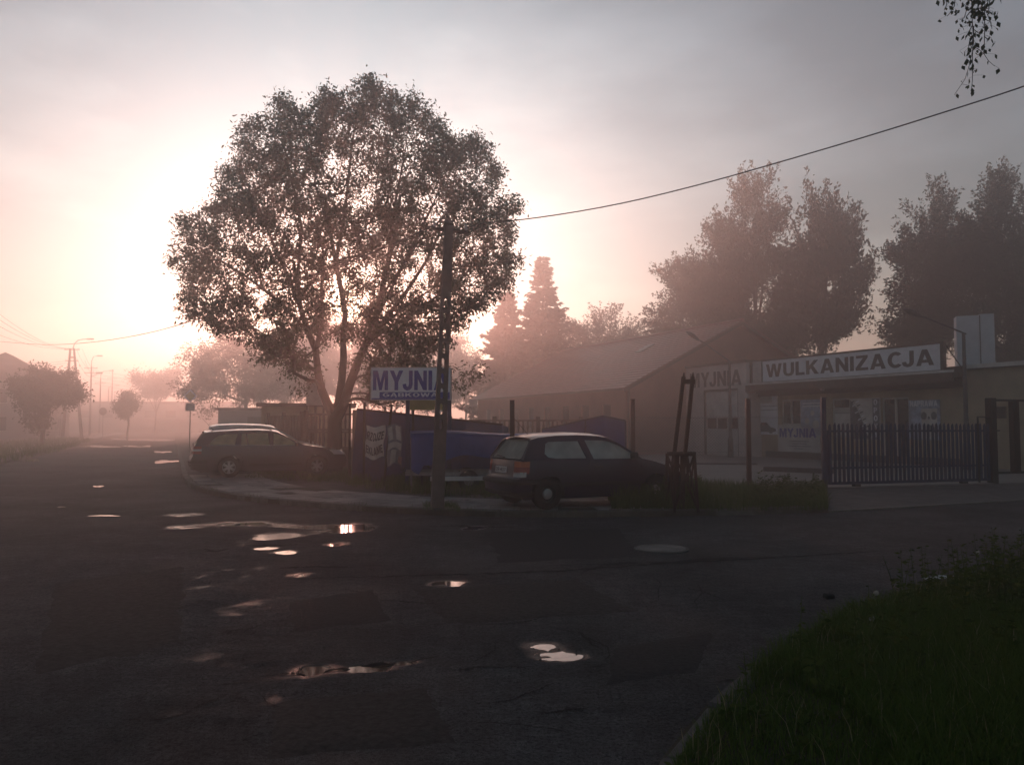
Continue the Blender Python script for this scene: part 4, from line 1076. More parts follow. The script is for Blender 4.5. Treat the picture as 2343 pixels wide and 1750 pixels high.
# --- blue picket gate
gate = thing('picket_gate', 'wide dark blue steel picket gate closing the yard', 'gate', (GATE_A.x, GATE_A.y, GZ0), math.atan2(gdir.y, gdir.x))
GL = (GATE_B - GATE_A).length
zt = at(1886, 968, GATE_A.y).z - GZ0
pk = MB(); pk.prism([(-.034, .14), (.034, .14), (.034, zt - .09), (.012, zt), (-.034, zt - .05)], -.012, .012, lambda a, b, h: (a, h, b)); pk = pk.mesh('picket', 'blue_steel', fix=True)
n = 39
for i in range(n): put('picket', pk, None, gate, (.16 + (GL - .32) * i / (n - 1), -.035 + rnd.uniform(-.004, .004), rnd.uniform(-.012, .012)), (0, rnd.uniform(-.006, .006), 0))
for z, hh in ((zt - .20, .05), (.50, .05), (.12, .07)): MB().box(.08, GL - .08, -.02, .03, z - hh / 2, z + hh / 2).build('rail', 'blue_steel', gate)
for x in (.08, GL - .12): MB().box(x, x + .045, -.018, .028, .10, zt - .18).build('stile', 'blue_steel', gate)
for x in (.95, GL - 1.0):
    MB().box(x - .09, x + .09, -.06, .06, .012, .085).build('roller_housing', 'black_steel', gate)
MB().box(GL - .55, GL - .50, -.07, -.05, .05, zt + .18).build('latch_bar', 'black_steel', gate)
MB().box(GL - .50, GL - .05, -.07, -.05, zt + .15, zt + .18).build('latch_bar', 'black_steel', gate)
tk = MB().box(.0, GL, -.1, .1, .004, .03).build('track', 'concrete', gate)
# tall frame gate on the right
tg = thing('frame_gate', 'tall open steel frame gate at the right edge with a wide brown post', 'gate', (GATE_B.x, GATE_B.y, GZ0), math.atan2(gdir.y, gdir.x))
gh = at(2262, 913, GATE_B.y).z - GZ0
MB().bbox(-.1, .1, -.1, .1, 0, gh + .03, .01).build('post', 'black_steel', tg)
MB().bbox(.70, .92, -.08, .08, .30, gh - .01, .01).build('post', 'rust_dark', tg)
MB().box(.1, 3.4, -.04, .04, gh - .06, gh).build('rail', 'black_steel', tg); MB().box(.1, 3.4, -.04, .04, .26, .32).build('rail', 'black_steel', tg); MB().bbox(3.4, 3.6, -.1, .1, 0, gh + .03, .01).build('post', 'black_steel', tg)
MB().bar((.1, 0, gh - .85), (.28, 0, gh - .85), .04).build('hinge', 'black_steel', tg)
# notice on the wall seen through it
wa = Matrix.Translation(org) @ Matrix.Rotation(FRZ, 4, 'Z') @ Vector((wx(2268), WY - .03, wz(2283, 957)))
nb = thing('vent_grille', 'dark rectangular grille on the beige wall behind the frame gate', 'grille', wa, FRZ)
gw = wx(2301) - wx(2268); ghh = wz(2283, 930) - wz(2283, 957)
MB().box(0, gw, 0, .025, 0, ghh).build('plate', 'brown_trim', nb)
for i in range(6): MB().box(.03, gw - .03, -.012, -.002, ghh * (.08 + .15 * i), ghh * (.16 + .15 * i)).build('slat', 'black_steel', nb)
# concrete beam lying in the yard
p = gp(1840, 1083, .11)
o = MB().bbox(-1.15, 1.15, -.12, .12, 0, .16, .02).build('concrete_beam', 'concrete_dark'); o.location = (p.x, p.y + .6, .11); o.rotation_euler = (0, 0, RAD(-42)); tag(o, 'dark concrete beam lying in the yard behind the gate post', 'beam')
p = gp(1660, 1062, .11)
o = MB().bbox(-1.2, 1.2, -.3, .3, 0, .05, .02).build('drain_cover', 'concrete_dark'); o.location = (p.x, p.y, .11); o.rotation_euler = (0, 0, RAD(-10)); tag(o, 'dark drain strip in the yard in front of the car wash door', 'drain')

# --- rusty barrier stand
b0 = gp(1555, 1166, GZ0)
rs = thing('barrier_stand', 'rusty iron barrier stand with two tall leaning rails beside the hatchback', 'barrier stand', b0)
def RP(px, py, dy=0.0): return at(px, py, b0.y + dy) - b0
zb = RP(1550, 1038).z
for (xt, xb, dy) in ((1564, 1534, .12), (1585, 1557, -.12)):
    yb = 1142 if xb > 1545 else 1110
    MB().bar(RP(xb, yb, dy), RP(xt, 862, dy * .8), .068, .06).build('rail', 'rust', rs)
    MB().bar(RP(xt, 866, dy * .8), RP(xt + 1, 852, dy * .8), .05, .05, .015, .015).build('rail_tip', 'rust', rs)
MB().bar(RP(1561, 873, .12), RP(1588, 873, -.10), .07, .09).build('crossbar', 'rust', rs)
legs = {}
for nm, (x0, x1, dy0, dy1) in {'a': (1526, 1522, .22, .34), 'b': (1589, 1597, -.12, -.30), 'c': (1545, 1543, -.22, -.34), 'd': (1572, 1576, .28, .40)}.items():
    top = RP(x0, 1040, dy0); bt = RP(x1, 1160, dy1); bt.z = -.02; legs[nm] = (top, bt)
    MB().bar(bt, top, .045, .045).build('leg', 'rust', rs)
for a, b in (('a', 'c'), ('c', 'b'), ('b', 'd'), ('d', 'a')):
    MB().bar(legs[a][0], legs[b][0], .06, .05).build('top_bar', 'rust', rs)
    MB().bar(legs[a][0] * .98, legs[b][1] * .98 + Vector((0, 0, .05)), .03, .03).build('brace', 'rust', rs)
    MB().bar(legs[b][0] * 1.0 + Vector((0, .01, 0)), legs[a][1] + Vector((0, .01, .05)), .03, .03).build('brace', 'rust', rs)
MB().bar(RP(1548, 1038, 0), RP(1545, 1160, 0), .09, .09).build('foot_post', 'rust_dark', rs)
MB().bar(RP(1563, 1038, 0), RP(1560, 1166, 0), .09, .09).build('foot_post', 'rust_dark', rs)
MB().tube([RP(1527, 1037, 0), RP(1592, 1037, 0)], .03, 8).build('pivot', 'rust_dark', rs)

# --- car wash sign on two blue posts
sy = 20.6
p0 = at(850, 914, sy); p1 = at(1030, 842, sy)
ss = thing('roadside_sign', 'white and blue roadside board reading MYJNIA GĄBKOWA on two posts', 'sign', (p0.x, sy, GZ0))
w, h = p1.x - p0.x, p1.z - p0.z; zb_ = p0.z - GZ0
MB().box(0, w, -.03, .03, zb_, zb_ + h).build('board', 'white_paint', ss)
f = MB(); f.box(-.02, w + .02, -.035, .035, zb_ + h + .002, zb_ + h + .02); f.box(-.02, w + .02, -.035, .035, zb_ - .02, zb_ - .002); f.box(-.02, -.002, -.035, .035, zb_, zb_ + h); f.box(w + .002, w + .02, -.035, .035, zb_, zb_ + h)
f.build('frame', 'white_old', ss)
MB().box(w * .105, w - .004, -.036, -.033, zb_ + h * .045, zb_ + h * .235).build('band', 'sign_blue', ss)
MB().box(.004, w - .004, -.036, -.033, zb_ + .004, zb_ + h * .04).build('band', 'sign_blue', ss)
letter('lettering', 'MYJNIA', h * .62, 'sign_blue', ss, w * .02, -.037, zb_ + h * .295, .03, width=w * .955)
letter('lettering', 'GĄBKOWA', h * .125, 'white_paint', ss, w * .145, -.040, zb_ + h * .085, .03, width=w * .70)
for px in (932, 1028):
    x = at(px, 900, sy).x - p0.x
    MB().bbox(x - .05, x + .05, .035, .135, 0, zb_ + h * (.1 if px < 1000 else 1.0), .006).build('post', 'blue_steel', ss)
# pale board below and behind it
p0 = at(936, 938, 21.6); p1 = at(1024, 908, 21.6)
lb = thing('signboard', 'small faded yellowish board low behind the blue car wash sign', 'sign', (p0.x, 21.6, GZ0))
MB().box(0, p1.x - p0.x, -.02, .02, p0.z - GZ0, p1.z - GZ0).build('board', 'sign_yellow', lb)
for k in (.1, .9): MB().box((p1.x - p0.x) * k - .03, (p1.x - p0.x) * k + .03, .021, .08, 0, p1.z - GZ0 - .05).build('post', 'rust_dark', lb)

# --- cloth banners by the fence
def cloth(name, label, px0, px1, py0, py1, Y, m, seed, lean=0.0):
    a, b = at(px0, py0, Y), at(px1, py1, Y); t = thing(name, label, 'banner', (a.x, Y, GZ0))
    W_, z1, z0 = b.x - a.x, a.z - GZ0, b.z - GZ0
    def cp(x, z, off=0.0):
        uu = x / W_; k = (z - z0) / (z1 - z0)
        return (x + lean * (1 - k) + .015 * math.sin(9 * k + seed), .035 * math.sin(7 * uu + seed) + .03 * math.sin(5 * k + 3 * uu) + off, z + .03 * math.sin(6 * uu + seed * 2) * (1 if k > .5 else 1.6))
    P = [[cp(W_ * i / 14, z0 + (z1 - z0) * j / 18) for i in range(15)] for j in range(19)]
    q = MB().grid(P); q.build('cloth', m, t, smooth=True, fix=False)
    return t, W_, z0, z1, cp
t, w, z0, z1, cp = cloth('banner', 'torn white cloth banner with two rows of black letters', 839, 881, 975, 1048, 20.9, 'banner', 1.0, -.05)
letter('lettering', 'RZOJZE', (z1 - z0) * .26, 'print_dark', t, w * .04, 0, z0 + (z1 - z0) * .56, .03, width=w * .9, fn=lambda x, y, z: cp(x, z, -.012))
letter('lettering', 'EKLAMĘ', (z1 - z0) * .25, 'print_dark', t, w * .04, 0, z0 + (z1 - z0) * .13, .03, width=w * .9, fn=lambda x, y, z: cp(x, z, -.012))
t, w, z0, z1, cp = cloth('banner', 'grey patterned banner with pale patches next to the lettered one', 886, 919, 972, 1064, 20.8, 'print_grey', 2.4)
for (a, b, c, d, m) in ((.1, .4, .62, .95, 'banner'), (.6, .92, .62, .97, 'banner'), (.05, .95, .40, .56, 'banner'), (.2, .55, .03, .35, 'banner'), (.7, .95, .05, .25, 'print_red')):
    P = [[cp(w * (a + (b - a) * i / 5) + (.05 if c < .1 else 0) * j / 5, z0 + (z1 - z0) * (c + (d - c) * j / 5), -.012) for i in range(6)] for j in range(6)]
    MB().grid(P).build('print', m, t, smooth=True, fix=False)

# --- blue sheeting, covered trailer and blue shelter
def T3(px, py, Y): return at(px, py, Y)
# large sloping sheet stack
bs = thing('covered_stack', 'long stack covered with dark blue and brown sheeting, its top sloping to the right', 'covered stack', (T3(808, 1000, 22.6).x, 22.6, GZ0))
P = []
for k in range(13):
    uu = k / 12; px = 806 + (1150 - 806) * uu; ytop = 937 + 36 * uu; Y = 22.6 - .6 * uu
    a = T3(px, ytop, Y); base = Vector((a.x, Y - .12, GZ0 + .02)); wob = .02 * math.sin(k * 1.9)
    top = Vector((a.x + .12 * (1 - uu), Y + .1 + wob, a.z))
    P.append([base, base * .45 + top * .55 + Vector((0, wob - .04, 0)), top - Vector((0, .02, .04)), top, Vector((a.x + .15, Y + 1.3, a.z - .05)), Vector((a.x + .15, Y + 1.45, GZ0))])
q = MB().grid(P); n = 6; q.f.append(tuple(range(n))); q.f.append(tuple(12 * n + i for i in range(n))[::-1])
q.build('sheeting', 'blue_sheet', bs, world=True)
q = MB().tube([p[3] + Vector((0, -.02, .02)) for p in P], .03, 6); q.build('top_edge', 'brown_post', bs, world=True)
# tarp over a trailer
ty = 19.8
tr = thing('covered_trailer', 'trailer under a bright blue tarpaulin beside the concrete pole', 'trailer', (T3(1000, 1000, ty).x, ty, GZ0), RAD(6))
o_ = WM[tr.name].inverted()
x0 = (o_ @ T3(938, 1000, ty)).x; x1 = (o_ @ T3(1262, 1000, ty)).x; zt_ = T3(1000, 991, ty).z - GZ0
P = []
nk = 30
for k in range(nk + 1):
    uu = k / nk; x = x0 + (x1 - x0) * uu
    drop = .52 + .16 * math.sin(uu * 5.2 + .6) + .10 * math.sin(uu * 13) + (.25 if uu < .08 else 0)
    z = zt_ + .03 * math.sin(uu * 7) - .05 * uu
    row = []
    for j in range(9):
        t_ = j / 8
        if j <= 5: row.append((x + (.05 if uu == 0 else 0), -.62 - .05 * math.sin(uu * 31 + t_ * 2) * (1 - t_) - .03 * math.sin(uu * 17), z - drop * (1 - j / 5)))
        else: row.append((x, -.60 + 1.2 * (j - 5) / 3, z + .06 * math.sin((j - 5) / 3 * math.pi)))
    row.append((x, .65, z - .4)); P.append(row)
q = MB().grid(P); q.f.append(tuple(range(10))); q.f.append(tuple(nk * 10 + i for i in range(10))[::-1]); q.build('tarpaulin', 'tarp', tr, smooth=True)
MB().tube([Vector(r_[5]) + Vector((0, -.015, .012)) for r_ in P], .014, 5).build('hem_rope', 'tarp_edge', tr)
fz_ = .42
for y in (-.5, .5): MB().bar((x0 - .1, y, fz_), (x1 + .1, y, fz_), .06, .09).build('chassis_rail', 'galv', tr)
for k in range(4): x = x0 + .2 + (x1 - x0 - .4) * k / 3; MB().bar((x, -.5, fz_ - .005), (x, .5, fz_ - .005), .05, .05).build('cross_member', 'galv', tr)
MB().bar((x0 + .05, -.52, fz_ - .3), (x0 + .05, -.52, zt_ - .1), .05).build('upright', 'galv', tr); MB().bar((x0 + .1, -.55, zt_ - .25), (x0 + .75, -.55, fz_), .04).build('stay', 'galv', tr)
MB().box(x0 + .5, x0 + 2.1, -.72, -.60, fz_ - .16, fz_ - .06).build('light_bar', 'white_old', tr)
xw = (o_ @ T3(1070, 1100, ty)).x
for y in (-.62, .62):
    wl = MB().lathe([(.12, -.07), (.20, -.085), (.25, -.06), (.255, 0), (.25, .06), (.20, .085), (.12, .07)], 20, axis='y', c=(xw, y, .255)).build('wheel', 'tyre', tr, smooth=True)
    MB().lathe([(.001, -.03), (.05, -.05), (.06, -.02), (.12, -.04), (.125, .04), (.001, .04)], 16, axis='y', c=(xw, y, .255)).build('rim', 'galv', wl)
    MB().lathe([(.29, -.09), (.30, 0), (.29, .09)], 24, axis='y', c=(xw, y, .255)).v
MB().bar((xw, -.6, .255), (xw, .6, .255), .05).build('axle', 'black_steel', tr)
for i, x in enumerate((x0 + .3, x1 - .3)): MB().bar((x, 0, 0), (x, 0, fz_), .05).build('prop', 'black_steel', tr)
# blue shelter
by = 24.0
bl_ = thing('tarp_shelter', 'blue tarpaulin shelter with a peaked roof between the hatchback and the barn', 'shelter', (T3(1340, 1000, by).x, by, GZ0))
prof = [(1240, 983, 25.2), (1339, 961, 24.4), (1381, 952, 24.0), (1431, 963, 23.8), (1436, 1046, 23.8)]
Q = [T3(*a) for a in prof]; n = len(Q)
P = [[Vector((p.x, p.y, GZ0)), Vector((p.x, p.y, GZ0 + (p.z - GZ0) * .5)), p, p + Vector((.3, 2.2, -.02)), Vector((p.x + .3, p.y + 2.3, GZ0))] for p in Q[:4]]
q = MB().grid(P); q.f += [tuple(range(5)), tuple(3 * 5 + i for i in range(5))[::-1]]; q.build('cover', 'tarp', bl_, world=True)
q = MB().tube([p + Vector((0, -.02, .01)) for p in Q[:4]], .025, 6); q.build('roof_tube', 'blue_steel', bl_, world=True)
for k in (1, 3): p = Q[k]; MB().tube([(p.x, p.y - .03, GZ0), (p.x, p.y - .03, p.z)], .025, 6).build('upright', 'blue_steel', bl_, world=True)

# --- prefabricated concrete fence behind
def conc_fence(name, label, a, b, h, pan, openwork, m, parent=None):
    L = (b - a).length; e = (b - a) / L; rz_ = math.atan2(e.y, e.x); n = max(1, round(L / pan)); s = L / n
    t = thing(name, label, 'fence', (a.x, a.y, GZ0), rz_)
    pm = MB().bbox(-.075, .075, -.075, .075, 0, h + .12, .015).mesh('post', m); cap = None
    for i in range(n + 1): put('post', pm, None, t, (i * s, 0, 0))
    q = MB(); q.box(.08, s - .08, -.03, .03, 0, h * .36 - .004); low = q.mesh('panel', m)
    for i in range(n): put('panel', low, None, t, (i * s, 0, 0))
    q = MB()
    if openwork:
        for zb2, zt2 in ((h * .36, h * .68), (h * .685, h)):
            q.box(.08, s - .08, -.03, .03, zb2, zb2 + .07); q.box(.08, s - .08, -.03, .03, zt2 - .07, zt2 - .003)
            k = int((s - .2) / .17)
            for j in range(k):
                x = .12 + (s - .24) * (j + .5) / k
                if zb2 > h * .5 or True: q.lathe([(.045, zb2 + .071), (.03, zb2 + .12), (.05, (zb2 + zt2) / 2), (.03, zt2 - .12), (.045, zt2 - .071)], 6, c=(x, 0, 0))
    else:
        for j in range(int((s - .16) / .16)):
            x = .08 + j * .16; q.box(x, x + .13, -.03 - (.015 if j % 2 else 0), .03, h * .36, h)
    up = q.mesh('openwork_panel' if openwork else 'slat_panel', m)
    for i in range(n):
        o = put('openwork_panel' if openwork else 'slat_panel', up, None, t, (i * s, 0, 0)); o['kind'] = 'stuff'
    return t
a = at(700, 1000, 29.5); a.z = 0; b = at(812, 1000, 29.0); b.z = 0
conc_fence('concrete_fence', 'openwork brown concrete fence right behind the big tree trunk', a, b, 2.0, 1.75, True, 'brown_concrete')
a2 = at(612, 1000, 33.0); a2.z = 0
conc_fence('board_fence', 'faded vertical board fence left of the big tree behind the grey estate car', a2, a - Vector((.15, 0, 0)), 1.95, 2.1, False, 'brown_concrete')
a = at(1030, 1000, 30.0); a.z = 0; b = at(1330, 1000, 30.5); b.z = 0
conc_fence('concrete_fence', 'low openwork concrete fence in front of the barn, above the blue tarpaulin', a, b, 1.78, 1.8, True, 'brown_concrete')
# tall weathered board behind the trunk
p0, p1 = at(701, 927, 30.5), at(742, 862, 30.5)
bd = thing('signboard', 'tall weathered grey board on posts just left of the big trunk', 'sign', (p0.x, 30.5, GZ0))
MB().box(0, p1.x - p0.x, -.02, .02, p0.z - GZ0, p1.z - GZ0).build('board', 'white_old', bd)
for k in (.03, .5, .97): MB().box((p1.x - p0.x) * k - .035, (p1.x - p0.x) * k + .035, .021, .08, 0, p1.z - GZ0 - .1).build('post', 'rust_dark', bd)

# --- lamp posts in the yard
def yard_lamp(label, base, hgt, arm, head_up=.25):
    t = thing('yard_lamp', label, 'lamp post', base, 0, 'lamp posts in the workshop yard')
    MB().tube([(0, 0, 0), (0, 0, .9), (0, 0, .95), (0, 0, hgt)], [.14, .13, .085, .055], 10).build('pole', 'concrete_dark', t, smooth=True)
    a = Vector(arm); MB().tube([(-a.x * .05, 0, hgt - .02), (a.x * .9, a.y * .9, hgt + a.z * .95), (a.x, a.y, hgt + a.z)], .03, 6).build('arm', 'grey_steel', t)
    d = a.normalized(); e = Vector((a.x, a.y, hgt + a.z))
    s_ = d.cross(Vector((0, 0, 1))).normalized(); up = s_.cross(d)
    P = []
    for k, (w_, h_) in enumerate(((.05, .05), (.11, .10), (.15, .13), (.14, .11), (.02, .02))):
        c = e + d * (k * .2 - .1); P.append([c + s_ * w_ * math.cos(tt * .785) + up * h_ * (math.sin(tt * .785) if tt < 4 else .6 * math.sin(tt * .785)) for tt in range(9)])
    MB().grid(P).build('lamp_head', 'grey_steel', t, smooth=True)
    return t
b1 = gp(1672, 1046, .108); tp = at(1672, 828, b1.y); hd = at(1597, 778, b1.y)
yard_lamp('slim lamp post in front of the car wash door, its arm pointing left', b1, tp.z - .108, (hd.x - tp.x, -.2, hd.z - tp.z))
Y2 = 28.3; b2 = at(2214, 1080, Y2); b2.z = .108; tp = at(2205, 763, Y2); hd = at(2092, 727, Y2)
yard_lamp('lamp post at the right end of the workshop, its arm reaching over the sign', b2, tp.z - .108, (hd.x - tp.x, -.4, hd.z - tp.z))

# --- traffic signs
def sign_post(label, px, pyc, Y, shapes, base_z=GZ0):
    c = at(px, pyc, Y); t = thing('traffic_sign', label, 'traffic sign', (c.x, Y, base_z))
    top = max(at(px, y, Y).z for _, y, _ in shapes) - base_z
    MB().tube([(0, 0, 0), (0, 0, top + .05)], .03, 8).build('post', 'galv', t, smooth=True)
    for kind, y, r in shapes:
        z = at(px, y, Y).z - base_z
        if kind == 'diamond':
            MB().prism([(r, 0), (0, r), (-r, 0), (0, -r)], -.05, -.032, lambda a, b, h: (a, h, z + b)).build('plate', 'white_paint', t)
            MB().prism([(r * .68, 0), (0, r * .68), (-r * .68, 0), (0, -r * .68)], -.055, -.051, lambda a, b, h: (a, h, z + b)).build('face', 'sign_yellow', t)
        elif kind == 'round':
            MB().lathe([(.001, -.05), (r, -.05), (r, -.032), (.001, -.032)], 24, axis='y', c=(0, 0, z)).build('plate', 'grey_steel', t)
        else:
            MB().box(-r, r, -.05, -.032, z - r * .85, z + r * .85).build('plate', 'white_old', t)
    return t
sign_post('yellow diamond priority sign with a square plate below, behind the grey estate car', 436, 906, 46, [('diamond', 906, .40), ('plate', 931, .27)])
sign_post('round traffic sign seen from behind, far down the street', 236, 941, 100, [('round', 941, .48)])
sign_post('small rectangular sign on a post in front of the far end of the barn', 1083, 922, 38, [('plate', 922, .19)])
sign_post('thin signpost with a small plate beneath the left street tree', 138, 960, 86, [('plate', 955, .2)])

# --- street poles along the left side
def insul(P, parent): MB().lathe([(.02, 0), (.05, .04), (.05, .12), (.02, .16)], 8, c=P).build('insulator', 'white_old', parent)
apx = 93.0; ab = at(178, 1004, apx); ab.z = .09
ap_ = thing('utility_pole', 'A-shaped concrete utility pole with a curved street lamp beyond the left tree', 'utility pole', ab)
tz = at(168, 797, apx).z - .09
tl, tr_ = at(161, 800, apx).x - ab.x, at(167, 800, apx).x - ab.x
bl0, br0 = at(143, 1000, apx).x - ab.x, at(187, 1000, apx).x - ab.x
MB().bar((bl0, 0, 0), (tl, 0, tz), .28, .24, .18, .16).build('leg', 'concrete_dark', ap_)
MB().bar((br0, 0, 0), (tr_ + .1, 0, tz), .28, .24, .18, .16).build('leg', 'concrete_dark', ap_)
for z in (.90, .52): MB().bar((bl0 + (tl - bl0) * z, 0, tz * z), (br0 + (tr_ - br0) * z, 0, tz * z), .16, .16).build('brace', 'concrete_dark', ap_)
for z, w_ in ((tz - .15, .85), (tz * .86, .7)):
    c_ = MB().bar((tl - w_ + .25, -.15, z), (tr_ + w_, -.15, z), .09, .09).build('crossarm', 'rust_dark', ap_)
    for k in (tl - w_ + .3, tl - .1, tr_ + w_ - .1): insul((k, -.15, z + .05), c_)
lp = [at(*a, apx) - ab for a in ((167, 797), (170, 787), (178, 779), (190, 776), (200, 776))]
MB().tube(lp, .05, 6).build('lamp_arm', 'grey_steel', ap_); MB().bbox(lp[-1].x - .05, lp[-1].x + .75, -.14, .14, lp[-1].z - .08, lp[-1].z + .1, .05).build('lamp_head', 'grey_steel', ap_)
poles = []
def street_pole(label, px, ytop, Y, lamp_dx, lamp_dy, cross, side_lamp=False):
    b = at(px, 985, Y); b.z = .05; tz = at(px, ytop, Y).z - .05; k = Y / FPX
    t = thing('street_lamp', label, 'street lamp', b, 0, 'lamp poles along the left side of the street')
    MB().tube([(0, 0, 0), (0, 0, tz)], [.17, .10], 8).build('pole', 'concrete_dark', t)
    for z in cross:
        zz = tz - z; c_ = MB().bar((-1.0, -.12, zz), (1.0, -.12, zz), .1, .1).build('crossarm', 'rust_dark', t)
        for x in (-.9, -.4, .4, .9): insul((x, -.12, zz + .05), c_)
    if lamp_dx:
        pts = [(0, 0, tz), (.02, 0, tz + lamp_dy * k * .5), (lamp_dx * k * .3, 0, tz + lamp_dy * k * .92), (lamp_dx * k, 0, tz + lamp_dy * k)]
        MB().tube(pts, .05, 6).build('lamp_arm', 'grey_steel', t); MB().bbox(pts[-1][0] - .1, pts[-1][0] + .7, -.15, .15, pts[-1][2] - .1, pts[-1][2] + .1, .05).build('lamp_head', 'grey_steel', t)
    if side_lamp:
        MB().tube([(0, 0, tz - 1.6), (.9, 0, tz - 1.2)], .05, 6).build('lamp_arm', 'grey_steel', t); MB().bbox(.8, 1.7, -.15, .15, tz - 1.15, tz - .9, .06).build('lamp_head', 'grey_steel', t)
    poles.append(b + Vector((0, 0, tz))); return t
street_pole('tall street pole with crossarms and a curved lamp arm, second from the left tree', 205, 838, 122, 14, 24, (.3, 1.0), True)
street_pole('slender street lamp with a short curved arm, third along the street', 227, 866, 150, 20, 18, (.9,))
street_pole('distant thin mast without a lamp along the hazy street', 254, 845, 175, 0, 0, (2.0,))
street_pole('farther street lamp with its head low above the warehouse roof', 246, 890, 190, 17, 8, ())
street_pole('farthest street lamp fading into the haze', 260, 902, 215, 16, 8, ())
# wires from the A pole
A = ab + Vector((tl - .4, -.15, tz + .0)); B = ab + Vector((tr_ + .7, -.15, tz))
for k, (px, py, Y) in enumerate(((-10, 712, 52), (-10, 726, 50), (-10, 742, 52), (-30, 755, 54))):
    cable('street_wire', ('uppermost', 'second', 'third', 'lowest')[k] + ' of the four thin wires from the A-shaped pole to the left edge', catenary(A + Vector((.25 * k, 0, -.02)), at(px, py, Y), .5), .012, 'street wires to the left')
for k in range(2): cable('street_wire', ('upper', 'lower')[k] + ' of the two low wires from the A-shaped pole past the left house', catenary(ab + Vector((tl - .3, -.1, tz * .86 - .25 * k)), at(-20, 822 + 10 * k, 80), .3), .014, 'low wires past the house')
for k, (x, z) in enumerate(((-.4, 0), (.3, 0), (.6, -1.3), (-.2, -1.3))):
    cable('street_wire', ('upper left', 'upper right', 'lower right', 'lower left')[k] + ' wire between the A-shaped pole and the next street pole', catenary(ab + Vector((x, -.1, tz + z - .1)), poles[0] + Vector((x, 0, z - .3)), .4), .014, 'wires between the street poles')
for k in range(5):
    y0 = 868 + 12 * k
    cable('street_wire', ('topmost', 'second', 'third', 'fourth', 'lowest')[k] + ' of the faint wires running right from the far poles behind the maple', catenary(poles[0] + Vector((0, 0, -.6 - .5 * k)), at(700, y0 + 10, 120), .8), .014, 'faint wires behind the tree')
